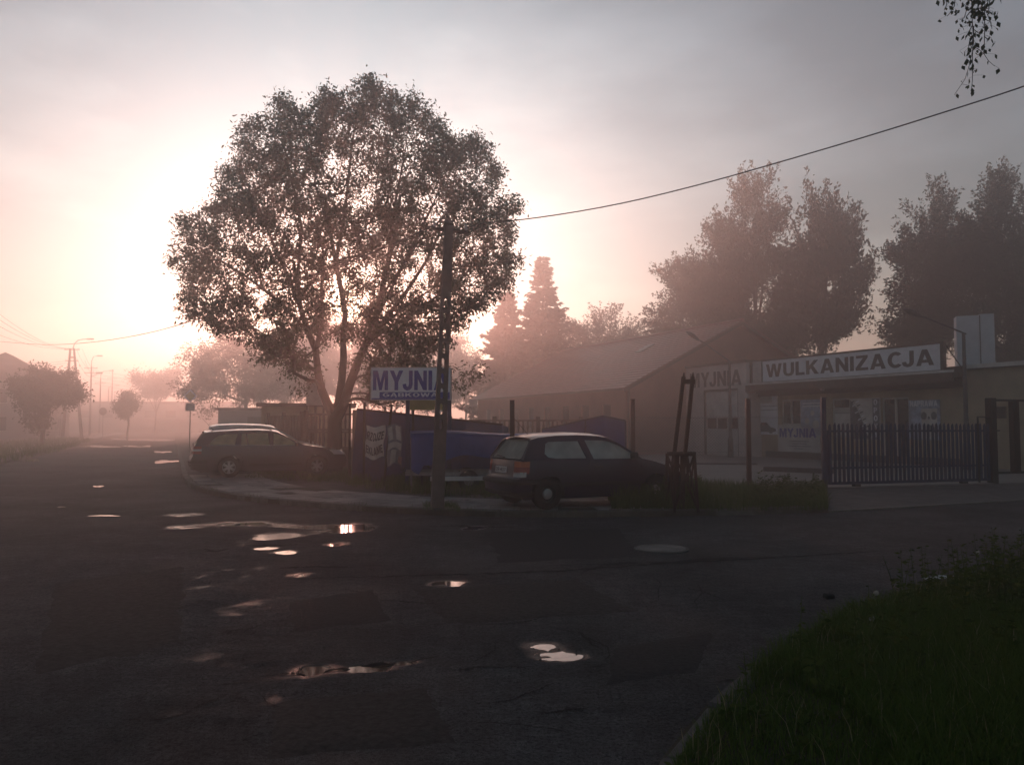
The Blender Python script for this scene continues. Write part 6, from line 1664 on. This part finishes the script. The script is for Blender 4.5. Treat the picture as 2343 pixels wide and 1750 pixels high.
for (x0, y0), (x1, y1) in zip(OUT, OUT[1:] + OUT[:1]):            # young shoots standing out of the outline
    for _ in range(3):
        k = rs_.rand(); x, y = x0 + (x1 - x0) * k, y0 + (y1 - y0) * k
        if y > 760: continue
        f = rs_.uniform(.95, 1.01); att.append(tx(790 + (x - 790) * f, 560 + (y - 560) * f - rs_.uniform(0, 8), rs_.uniform(-1.5, 1.5)))
big = broad_tree('maple_tree', 'large ash-leaved maple with three stems in front of the low sun', tb, stems, att, 48, .142, .38, 'leaf', 5, stem_r=STEM_R, tip=.0085, rmax=.36, droop=.5, wid=.36)

# --- generic background trees made of overlapping lobes
def lobes(base, L, n, seed, shell=.3):
    rs = np.random.RandomState(seed); out = []; L2 = []
    for (x, y, z, a, b, c) in L:                      # break each lobe into uneven boughs
        for _ in range(20):
            d = rs.normal(size=3); d /= np.linalg.norm(d); r = rs.uniform(.25, .95); k = rs.uniform(.28, .5)
            L2.append((x + d[0] * a * r, y + d[1] * b * r, z + d[2] * c * r, a * k, b * k, c * k * .8))
    L = L2; vol = np.array([a[3] * a[4] * a[5] for a in L]) ** .8; vol /= vol.sum()
    while len(out) < n:
        x, y, z, a, b, c = L[rs.choice(len(L), p=vol)]
        d = rs.normal(size=3); d /= np.linalg.norm(d); r = rs.uniform(shell ** 3, 1) ** (1 / 3) * rs.uniform(.85, 1.08)
        out.append((base.x + x + d[0] * a * r, base.y + y + d[1] * b * r, base.z + z + d[2] * c * r))
    return out
def bg_tree(name, label, px, Y, L, n, per, leaf, spread, seed, group, base_z=.05, droop=.2, up=0.0, m='leaf_far', trunk=.5, wid=.46, plume=0.0):
    leaf *= .62; per = int(per * 1.9)
    """L: lobes in image pixels (px, py, half width, half height)"""
    b = at(px, 975, Y); b.z = base_z; k = Y / FPX
    LL = [(at(x, y, Y).x - b.x, dy, at(x, y, Y).z - b.z, hw * k, hw * k * .9, hh * k) for (x, y, hw, hh, dy) in L]
    att = [p for p in lobes(b, LL, n, seed) if p[2] > b.z + .4]
    tops = max(l[2] for l in LL)
    st = [(None, [(b.x, b.y, b.z - .1), (b.x, b.y, b.z + tops * .15), (b.x + .1, b.y, b.z + tops * .4), (b.x, b.y, b.z + tops * .75)])]
    for l in LL: st.append((1 + (l[2] > tops * .6), [(b.x + l[0] * .5, b.y + l[1] * .5, b.z + l[2] * .75), (b.x + l[0], b.y + l[1], b.z + l[2])]))
    return broad_tree(name, label, b, st, att, per, leaf, spread, m, seed, tip=.02, rmax=trunk, droop=droop, group=group, up=up, wid=wid, plume=plume)
G1 = 'tall trees behind the buildings'
bg_tree('poplar_tree', 'tallest tree of the group behind the car wash with a rounded pointed top', 1730, 59, [(1735, 470, 55, 65, 0), (1690, 560, 80, 80, 0), (1740, 640, 100, 120, 1), (1770, 540, 50, 80, 1), (1640, 640, 60, 70, -1), (1700, 740, 110, 70, 0), (1790, 760, 80, 70, 1), (1660, 570, 55, 60, 0)], 900, 26, .40, .70, 21, G1, plume=0.7, up=.5)
bg_tree('poplar_tree', 'feathery poplar right of the tallest tree, above the long roof sign', 1880, 57, [(1860, 500, 40, 70, 0), (1900, 560, 60, 90, 0), (1925, 650, 62, 100, 0), (1900, 740, 70, 70, 0), (1850, 620, 60, 100, 1), (1960, 640, 28, 40, 0), (1840, 740, 70, 80, 1)], 800, 24, .44, .70, 22, G1, plume=1.0, up=.9)
bg_tree('broadleaf_tree', 'broad rounded tree left of the tallest tree above the barn roof', 1590, 62, [(1585, 640, 62, 55, 0), (1555, 700, 55, 50, 0), (1620, 700, 70, 80, 0), (1530, 740, 45, 40, 1), (1600, 770, 90, 50, 1)], 620, 26, .40, .70, 23, G1, plume=0.3)
bg_tree('broadleaf_tree', 'low bushy tree with three humps just right of the spruces', 1390, 78, [(1385, 755, 45, 45, 0), (1330, 775, 45, 38, 0), (1440, 770, 38, 38, 0), (1390, 810, 95, 45, 0)], 360, 24, .42, .8, 24, G1, plume=0.2)
bg_tree('broadleaf_tree', 'dark tall tree behind the pale roof cabinet at the right edge', 2270, 48, [(2290, 460, 50, 85, 0), (2300, 790, 80, 60, 0), (2230, 540, 60, 90, 0), (2320, 580, 70, 120, 0), (2260, 660, 90, 120, -.5), (2350, 720, 60, 100, 0)], 850, 26, .34, .6, 25, G1, plume=0.6)
bg_tree('broadleaf_tree', 'dark spreading tree between the roof sign and the right edge, left of the cabinet', 2130, 50, [(2150, 470, 34, 50, 0), (2120, 540, 70, 60, 0), (2110, 640, 85, 100, 0), (2150, 720, 100, 100, 0), (2070, 590, 48, 40, 0), (2080, 760, 55, 70, 0), (2180, 600, 60, 80, 0)], 850, 26, .34, .6, 26, G1, plume=0.45)
bg_tree('broadleaf_tree', 'dark tree beyond the right edge behind the workshop', 2440, 46, [(2430, 560, 80, 120, 0), (2420, 700, 100, 130, 0)], 260, 22, .38, .62, 27, G1)
G2 = 'hazy trees along the street'
bg_tree('lime_tree', 'large round hazy tree glowing behind the left part of the big tree', 560, 82, [(540, 850, 120, 90, 0), (470, 870, 60, 80, 0), (610, 840, 80, 75, 0), (530, 790, 60, 40, 0), (680, 870, 60, 70, 2)], 560, 26, .42, .85, 28, G2)
bg_tree('lime_tree', 'pale far tree between the street lamps and the round hazy tree', 355, 140, [(350, 885, 45, 32, 0), (390, 870, 35, 40, 0), (315, 870, 22, 26, 0)], 220, 22, .6, 1.2, 29, G2)
bg_tree('street_tree', 'dark bushy street tree on the left verge in front of the pale house', 98, 62, [(95, 900, 58, 45, 0), (60, 895, 40, 28, 0), (150, 880, 38, 32, 0), (110, 860, 34, 26, 0), (90, 960, 30, 30, 0), (160, 905, 34, 18, 0)], 420, 26, .40, .72, 30, G2)
bg_tree('street_tree', 'small round street tree far down the road near the warehouse', 292, 92, [(295, 922, 30, 26, 0), (290, 940, 26, 20, 0)], 150, 24, .36, .65, 31, G2)
bg_tree('broadleaf_tree', 'hazy tree low behind the concrete pole and the blue sheeting', 1065, 95, [(1060, 850, 50, 60, 0), (1020, 880, 40, 50, 0)], 220, 22, .5, .95, 32, G2)
bg_tree('broadleaf_tree', 'leafy hazy tree low behind the white and blue roadside board', 880, 78, [(880, 880, 70, 60, 0), (950, 900, 60, 50, 0)], 240, 22, .45, .9, 33, G2)

for k, (px, Y, top, hw) in enumerate(((655, 112, 748, 62), (742, 114, 724, 66), (840, 112, 732, 66), (935, 118, 738, 66), (1020, 112, 762, 56))):
    bg_tree('row_tree', ('first', 'second', 'third', 'fourth', 'fifth')[k] + ' from the left of the hazy tree row seen under the big maple', px, Y, [(px, top + 60, hw, 60, 0), (px - 20, top + 130, hw, 60, 0), (px + 15, top + 32, hw * .75, 35, 0), (px + 25, top + 120, hw, 60, 0)], 420, 26, .6, .95, 60 + k, 'hazy tree row behind the maple')
# --- spruces
def spruce(label, px, ytop, Y, width, seed):
    rs = np.random.RandomState(seed); b = at(px, 985, Y); b.z = .05; H = at(px, ytop, Y).z - b.z; R = width * Y / FPX / 2
    t = thing('spruce_tree', label, 'tree', b, 0, 'spruces behind the barn')
    MB().tube([(0, 0, -.1), (0, 0, H * .5), (0, 0, H)], [.26, .15, .02], 8, cap=False).build('trunk', 'bark', t, smooth=True, fix=False)
    q = MB(); C = []; D = []; S_ = []
    z = H * .99
    while z > H * .08:
        k = 1 - z / H; r0 = R * (k ** .8) * rs.uniform(.7, 1.15) + .12; n = int(6 + 9 * k)
        for i in range(n):
            a = rs.uniform(0, 6.28); r = r0 * rs.uniform(.6, 1.2); e = np.array([math.cos(a), math.sin(a), 0.0])
            pts = [e * r * s + np.array([0, 0, z - r * .34 * s + r * .30 * s * s * s + (.25 * s if z > H * .85 else 0)]) for s in np.linspace(0, 1, 7)]
            q.tube([Vector(p) for p in pts], [.03 * (1 - s) + .008 for s in np.linspace(0, 1, 7)], 3, cap=False)
            m = int(14 + 60 * r / 2.2)
            for s in rs.uniform(.12, 1.03, m):
                j = min(5, int(s * 6)); f = s * 6 - j; p = pts[j] + (pts[j + 1] - pts[j]) * f
                sd = np.array([-e[1], e[0], 0]) * rs.choice([-1, 1]); C.append(p + rs.normal(size=3) * .03); D.append(e * rs.uniform(.5, 1.1) + sd * rs.uniform(.1, .9) + np.array([0, 0, rs.uniform(-.55, .2)])); S_.append(rs.uniform(.3, .7) * (1.15 - .4 * s))
        z -= H * .015 * rs.uniform(.6, 1.4)
    q.build('branches', 'bark', t, fix=False)
    V, Q = leaf_quads(np.array(C), np.array(D), np.array(S_), rs, .38); np_quads('needles', V, Q, 'needle', t)
spruce('tall pointed spruce behind the left end of the barn roof', 1243, 592, 70, 235, 41)
spruce('shorter broad spruce left of the tall pointed one, beside the big maple', 1160, 672, 68, 230, 42)

# --- grass and weeds (masses nobody could count)
def blades(name, pts, hgt, lean, wid, m, seed, seg=2):
    rs = np.random.RandomState(seed); n = len(pts); P = np.array(pts); h = hgt * rs.uniform(.45, 1.3, n)
    a = rs.uniform(0, 6.28, n); d = np.stack([np.cos(a), np.sin(a), np.zeros(n)], 1); s = np.stack([-np.sin(a), np.cos(a), np.zeros(n)], 1)
    ln = (lean * rs.uniform(.2, 1.4, n) * h)[:, None]; w = (wid * rs.uniform(.6, 1.3, n))[:, None]; z = np.array([0, 0, 1.0])
    hh = h[:, None]
    L0, R0_ = P - s * w, P + s * w
    m1 = P + d * ln * .3 + z * hh * .6; L1, R1 = m1 - s * w * .75, m1 + s * w * .75
    T = P + d * ln + z * hh * .95; T2 = T + s * w * .12
    V = np.stack([L0, R0_, R1, L1, T, T2], 1).reshape(-1, 3); k = np.arange(n)[:, None] * 6
    Q = np.concatenate([k + np.array([0, 1, 2, 3]), k + np.array([3, 2, 5, 4])])
    o = np_quads(name, V, Q, m, None, 'stuff'); return o
rsg = np.random.RandomState(3)
x, y = rsg.uniform(.2, 9.5, 900000), rsg.uniform(2.2, 11.5, 900000)
ok = (x / y < .75) & (x / y > .1) & (rsg.rand(len(x)) < .35 + .65 * vnoise(x * 1.6, y * 1.6, 77)) & (rsg.rand(len(x)) < np.minimum(1, (5.0 / np.maximum(2.5, y)) ** 1.2 + .25))
x, y = x[ok][:260000], y[ok][:260000]
ok = inside_np(x - .10, y, BANK) & inside_np(x, y + .12, BANK) & inside_np(x + .05, y - .05, BANK)
x, y = x[ok][:60000], y[ok][:60000]
pts = np.stack([x, y, bank_h(x, y) - .01], 1)
pts = np.array(pts)
tall = vnoise(pts[:, 0] * .9, pts[:, 1] * .9, 91)
lowm = tall < .52
tag(blades('grass', pts[lowm], .085, .8, .0030, 'grass', 1), 'short dark green grass covering the near right bank', 'grass')
tag(blades('grass', pts[~lowm], .15, .7, .0036, 'grass', 2), 'longer tufted grass on the near right bank', 'grass')
dry = pts[rsg.choice(len(pts), 1500, replace=False)]
tag(blades('grass', dry, .17, .6, .0024, 'dry_grass', 14), 'scattered dry straw-coloured blades on the near right bank', 'grass')
# broad-leaved weeds, taller towards the right edge
def weeds(name, label, pts, hgt, seed, leaf=.06, m='weed'):
    rs = np.random.RandomState(seed); C = []; D = []; S_ = []; q = MB()
    for (x, y, z) in pts:
        h = hgt * rs.uniform(.5, 1.3); tilt = rs.normal(size=2) * .15 * h
        q.tube([(x, y, z - .02), (x + tilt[0] * .5, y + tilt[1] * .5, z + h * .6), (x + tilt[0], y + tilt[1], z + h)], [.004, .003, .0015], 3, cap=False)
        for s in rs.uniform(.08, 1.0, int(10 + 22 * h)):
            a = rs.uniform(0, 6.28); C.append((x + tilt[0] * s, y + tilt[1] * s, z + h * s)); D.append((math.cos(a), math.sin(a), rs.uniform(-.3, .6))); S_.append(leaf * rs.uniform(.5, 1.6) * (1.2 - .6 * s))
    V, Q = leaf_quads(np.array(C), np.array(D), np.array(S_), rs, .42)
    k = len(V); VV = np.concatenate([V, np.array(q.v)]); Q2 = np.array([f for f in q.f if len(f) == 4]) + k
    tag(np_quads(name, VV, np.concatenate([Q, Q2]), m, None, 'stuff'), label, 'weeds')
x, y = rsg.uniform(1, 8.5, 9000), rsg.uniform(4, 11, 9000); k = np.clip((x / y - .38) / .25, 0, 1)
ok = inside_np(x - .2, y, BANK) & inside_np(x, y + .25, BANK) & (rsg.rand(9000) < .02 + .30 * k * np.clip((y - 5) / 3, 0, 1))
wp = np.stack([x[ok], y[ok], bank_h(x[ok], y[ok])], 1)
weeds('weeds', 'tall leafy weeds on the bank at the right edge', wp, .42, 5)
wp = [(p[0], p[1], p[2]) for p in pts[rsg.choice(len(pts), 330, replace=False)]]
weeds('weeds', 'low broad-leaved weeds among the grass of the near right bank', wp, .10, 6, .07)
# verge grass round pole, sign posts, barrier stand and fence
def region(n, poly_px, z, seed, f=None):
    rs = np.random.RandomState(seed); P = [gp(x, y, z) for x, y in poly_px]; xs_, ys_ = [p.x for p in P], [p.y for p in P]; N_ = n * 14
    x, y = rs.uniform(min(xs_), max(xs_), N_), rs.uniform(min(ys_), max(ys_), N_)
    ok = inside_np(x, y, P)
    if f is not None: ok &= rs.rand(N_) < f(x, y)
    x, y = x[ok][:n], y[ok][:n]
    return np.stack([x, y, np.full(len(x), z - .01)], 1)
nf = lambda x, y: vnoise(x * 2.2, y * 2.2, 13) ** 1.6
tag(blades('grass', region(9000, [(1400, 1168), (1895, 1167), (1890, 1118), (1600, 1112), (1440, 1118), (1390, 1140)], .1, 1, nf), .26, .5, .006, 'grass', 3), 'tall grass strip in front of the chain-link fence', 'grass')
tag(blades('grass', region(5000, [(1400, 1168), (1620, 1168), (1600, 1130), (1420, 1130)], .1, 2), .42, .35, .007, 'grass', 4), 'high grass round the foot of the rusty barrier stand', 'grass')
tag(blades('grass', region(6500, [(790, 1112), (960, 1135), (1150, 1145), (1160, 1110), (960, 1085), (800, 1080)], .1, 3, nf), .28, .5, .006, 'grass', 5), 'grass below the cloth banners and the roadside board', 'grass')
tag(blades('grass', region(500, [(965, 1168), (1055, 1171), (1045, 1158), (970, 1156)], .11, 4, nf), .13, .7, .004, 'grass', 6), 'small tufts of grass at the foot of the concrete pole', 'grass')
tag(blades('grass', region(3500, [(560, 1095), (800, 1108), (810, 1075), (600, 1068)], .1, 7, nf), .16, .6, .006, 'grass', 9), 'thin grass on the dirt around the grey estate car', 'grass')
tag(blades('grass', region(7000, [(-60, 1075), (130, 1035), (215, 1008), (120, 1000), (-100, 1030)], .09, 8, nf), .35, .5, .02, 'grass', 10), 'rough grass on the verge left of the street', 'grass')
weeds('weeds', 'weeds growing below the grey patterned banner', region(150, [(850, 1100), (1000, 1110), (1000, 1085), (860, 1080)], .1, 5), .45, 7, .10)
weeds('weeds', 'bushy weeds along the foot of the gate post', region(110, [(1720, 1160), (1880, 1160), (1880, 1125), (1740, 1125)], .1, 6), .40, 8, .09)
weeds('weeds', 'weeds round the barrier stand and the front of the hatchback', region(120, [(1470, 1165), (1600, 1168), (1600, 1135), (1490, 1135)], .1, 9), .5, 11, .08)
# grass growing in the joints of the kerb
kj = []
for p in resample(kerb_s, .11):
    if p.y < 24 and rsg.rand() < .5: kj += [(p.x + rsg.normal() * .03, p.y + .02 + rsg.normal() * .03 + (.17 if rsg.rand() < .5 else -.03), .0 if rsg.rand() < .5 else .10) for _ in range(int(rsg.exponential(5)))]
tag(blades('grass', kj, .09, .8, .004, 'grass', 12), 'sparse grass along the kerb of the street corner', 'grass')

# dandelion clocks and litter
for k, (px, py, lab) in enumerate(((2005, 1356, 'white dandelion clock at the left tip of the grassy bank'), (1995, 1421, 'dandelion clock low in the grass below the other two'), (2237, 1263, 'dandelion clock in the tall weeds near the right edge'))):
    Y = (6.9, 6.2, 8.6)[k]; p = at(px, py, Y); b = Vector((p.x, p.y, float(bank_h(p.x, p.y))))
    p.z = max(p.z, b.z + .1)
    t = thing('dandelion', lab, 'flower', b, 0, 'dandelion clocks on the bank')
    MB().tube([(0, 0, -.02), (.01, 0, (p.z - b.z) * .6), (0, 0, p.z - b.z)], .0025, 5).build('stalk', 'weed', t)
    q = MB(); rs = random.Random(k)
    for _ in range(90):
        d = Vector((rs.gauss(0, 1), rs.gauss(0, 1), rs.gauss(0, 1))).normalized(); c = Vector((0, 0, p.z - b.z)); q.tube([c, c + d * .02], .0006, 3, cap=False)
        a = d.orthogonal().normalized() * .005; bb = d.cross(a).normalized() * .005; e = c + d * .021; q.add([e + a, e + bb, e - a, e - bb], [(0, 1, 2, 3)])
    q.build('seed_head', 'dandelion', t, fix=False)
p = gp(2153, 1318, .0); p = Vector((4.75, 9.0, 0))
q = MB(); rs = random.Random(4)
q.grid([[(x * .11 + rs.uniform(-.02, .02), y * .08 + rs.uniform(-.015, .015), rs.uniform(.005, .05)) for x in range(4)] for y in range(3)])
o = q.build('crumpled_paper', 'paper', fix=False); pp = at(2153, 1306, 8.75); o.location = (pp.x - .15, 8.75, .0); tag(o, 'crumpled scrap of pale paper on the road at the grass edge', 'litter')

# --- birch twigs hanging into the top right corner, from a birch standing outside the frame
by_ = 6.6
tb2 = Vector((8.6, 5.6, .25))
bt = thing('birch_tree', 'birch whose thin twigs hang into the top right corner', 'tree', tb2)
w0 = at(2235, -120, by_)
q = MB(); q.tube([(0, 0, -.3), (.05, 0, 2), (-.1, .05, 4.5), (-.2, .1, 6.4), (-.15, .1, 9.0)], [.19, .16, .13, .10, .03], 10, cap=False); q.build('trunk', 'concrete', bt, smooth=True, fix=False)
limb = [Vector((-.2, .1, 5.2)), Vector((-1.6, .35, 6.3)), w0 - tb2 + Vector((1.0, 0, .55)), w0 - tb2 + Vector((.1, 0, .2)), w0 - tb2 + Vector((-.5, 0, -.05))]
MB().tube(limb, [.06, .045, .03, .018, .008], 6, cap=False).build('limb', 'bark', bt, smooth=True, fix=False)
TW = [[(2222, -60), (2224, 40), (2227, 80), (2229, 108), (2222, 130), (2218, 150), (2208, 182), (2184, 217)],
      [(2228, 60), (2226, 100), (2225, 140), (2225, 185), (2222, 211)],
      [(2255, -60), (2253, 20), (2253, 70), (2252, 110), (2252, 125), (2262, 140), (2276, 152)],
      [(2240, -60), (2240, 10), (2238, 30)], [(2215, -60), (2216, 10), (2206, 42), (2196, 46)], [(2268, -60), (2264, 10), (2260, 35), (2266, 52)],
      [(2190, -60), (2184, 14), (2176, 28), (2167, 38)], [(2172, -60), (2166, 12), (2160, 24)], [(2226, 57), (2216, 75), (2208, 92)], [(2230, 108), (2240, 114), (2252, 125)], [(2252, 84), (2262, 92)],
      [(2228, 82), (2218, 98), (2214, 120)], [(2222, 25), (2210, 40)], [(2254, 45), (2266, 50), (2270, 66)], [(2228, 68), (2244, 80)]]
rs = np.random.RandomState(8); q = MB(); C = []; D = []; S_ = []
for k, tw in enumerate(TW):
    dyk = rs.uniform(-.25, .25); P = [at(x, y, by_ + dyk) - tb2 for x, y in tw]
    q.tube(P, [.0045 - .003 * i / len(P) for i in range(len(P))], 4, cap=False)
    for a, b in zip(P[:-1], P[1:]):
        for _ in range(max(1, int((b - a).length / .030 * (1.6 if a.z > P[0].z - .55 else .8)))):
            c = a + (b - a) * rs.rand(); pet = Vector((rs.normal() * .04, rs.normal() * .04, -.02)); q.tube([c, c + pet], .0009, 3, cap=False)
            if rs.rand() < .85: C.append(c + pet); D.append((rs.normal() * .55, rs.normal() * .4, -1.0)); S_.append(rs.uniform(.032, .058))
for _ in range(160):                                     # dense clump at the top edge and above
    c = at(rs.normal(2238, 16), rs.uniform(-110, 34), by_ + rs.normal() * .15) - tb2; C.append(c); D.append((rs.normal() * .6, rs.normal() * .5, -1.0)); S_.append(rs.uniform(.035, .06))
q.build('twigs', 'bark', bt, fix=False)
V, Q = leaf_quads(np.array([tuple(c) for c in C]), np.array(D), np.array(S_), rs, .62); np_quads('leaves', V, Q, 'birch_leaf', bt)
rs = np.random.RandomState(9); n = 1500
C = np.stack([rs.normal(-.2, 1.0, n), rs.normal(.2, 1.0, n), rs.uniform(6.0, 9.4, n)], 1)
V, Q = leaf_quads(C, rs.normal(size=(n, 3)) + np.array([0, 0, -.8]), rs.uniform(.05, .08, n), rs, .6); np_quads('crown', V, Q, 'birch_leaf', bt)

# ================================================================ haze
hz = bpy.data.materials.new('haze'); hz.use_nodes = True
N = hz.node_tree.nodes
for n in list(N): N.remove(n)
out = N.new('ShaderNodeOutputMaterial'); pv_ = N.new('ShaderNodeVolumePrincipled')
pv_.inputs['Color'].default_value = (.96, .94, .93, 1); pv_.inputs['Density'].default_value = .0098; pv_.inputs['Anisotropy'].default_value = .80
hz.node_tree.links.new(pv_.outputs[0], out.inputs['Volume'])
q = MB().box(-275, 275, -75, 435, -1.2, 21.6)
o = q.build('haze', None if False else 'water'); o.data.materials.clear(); o.data.materials.append(hz); o['kind'] = 'stuff'
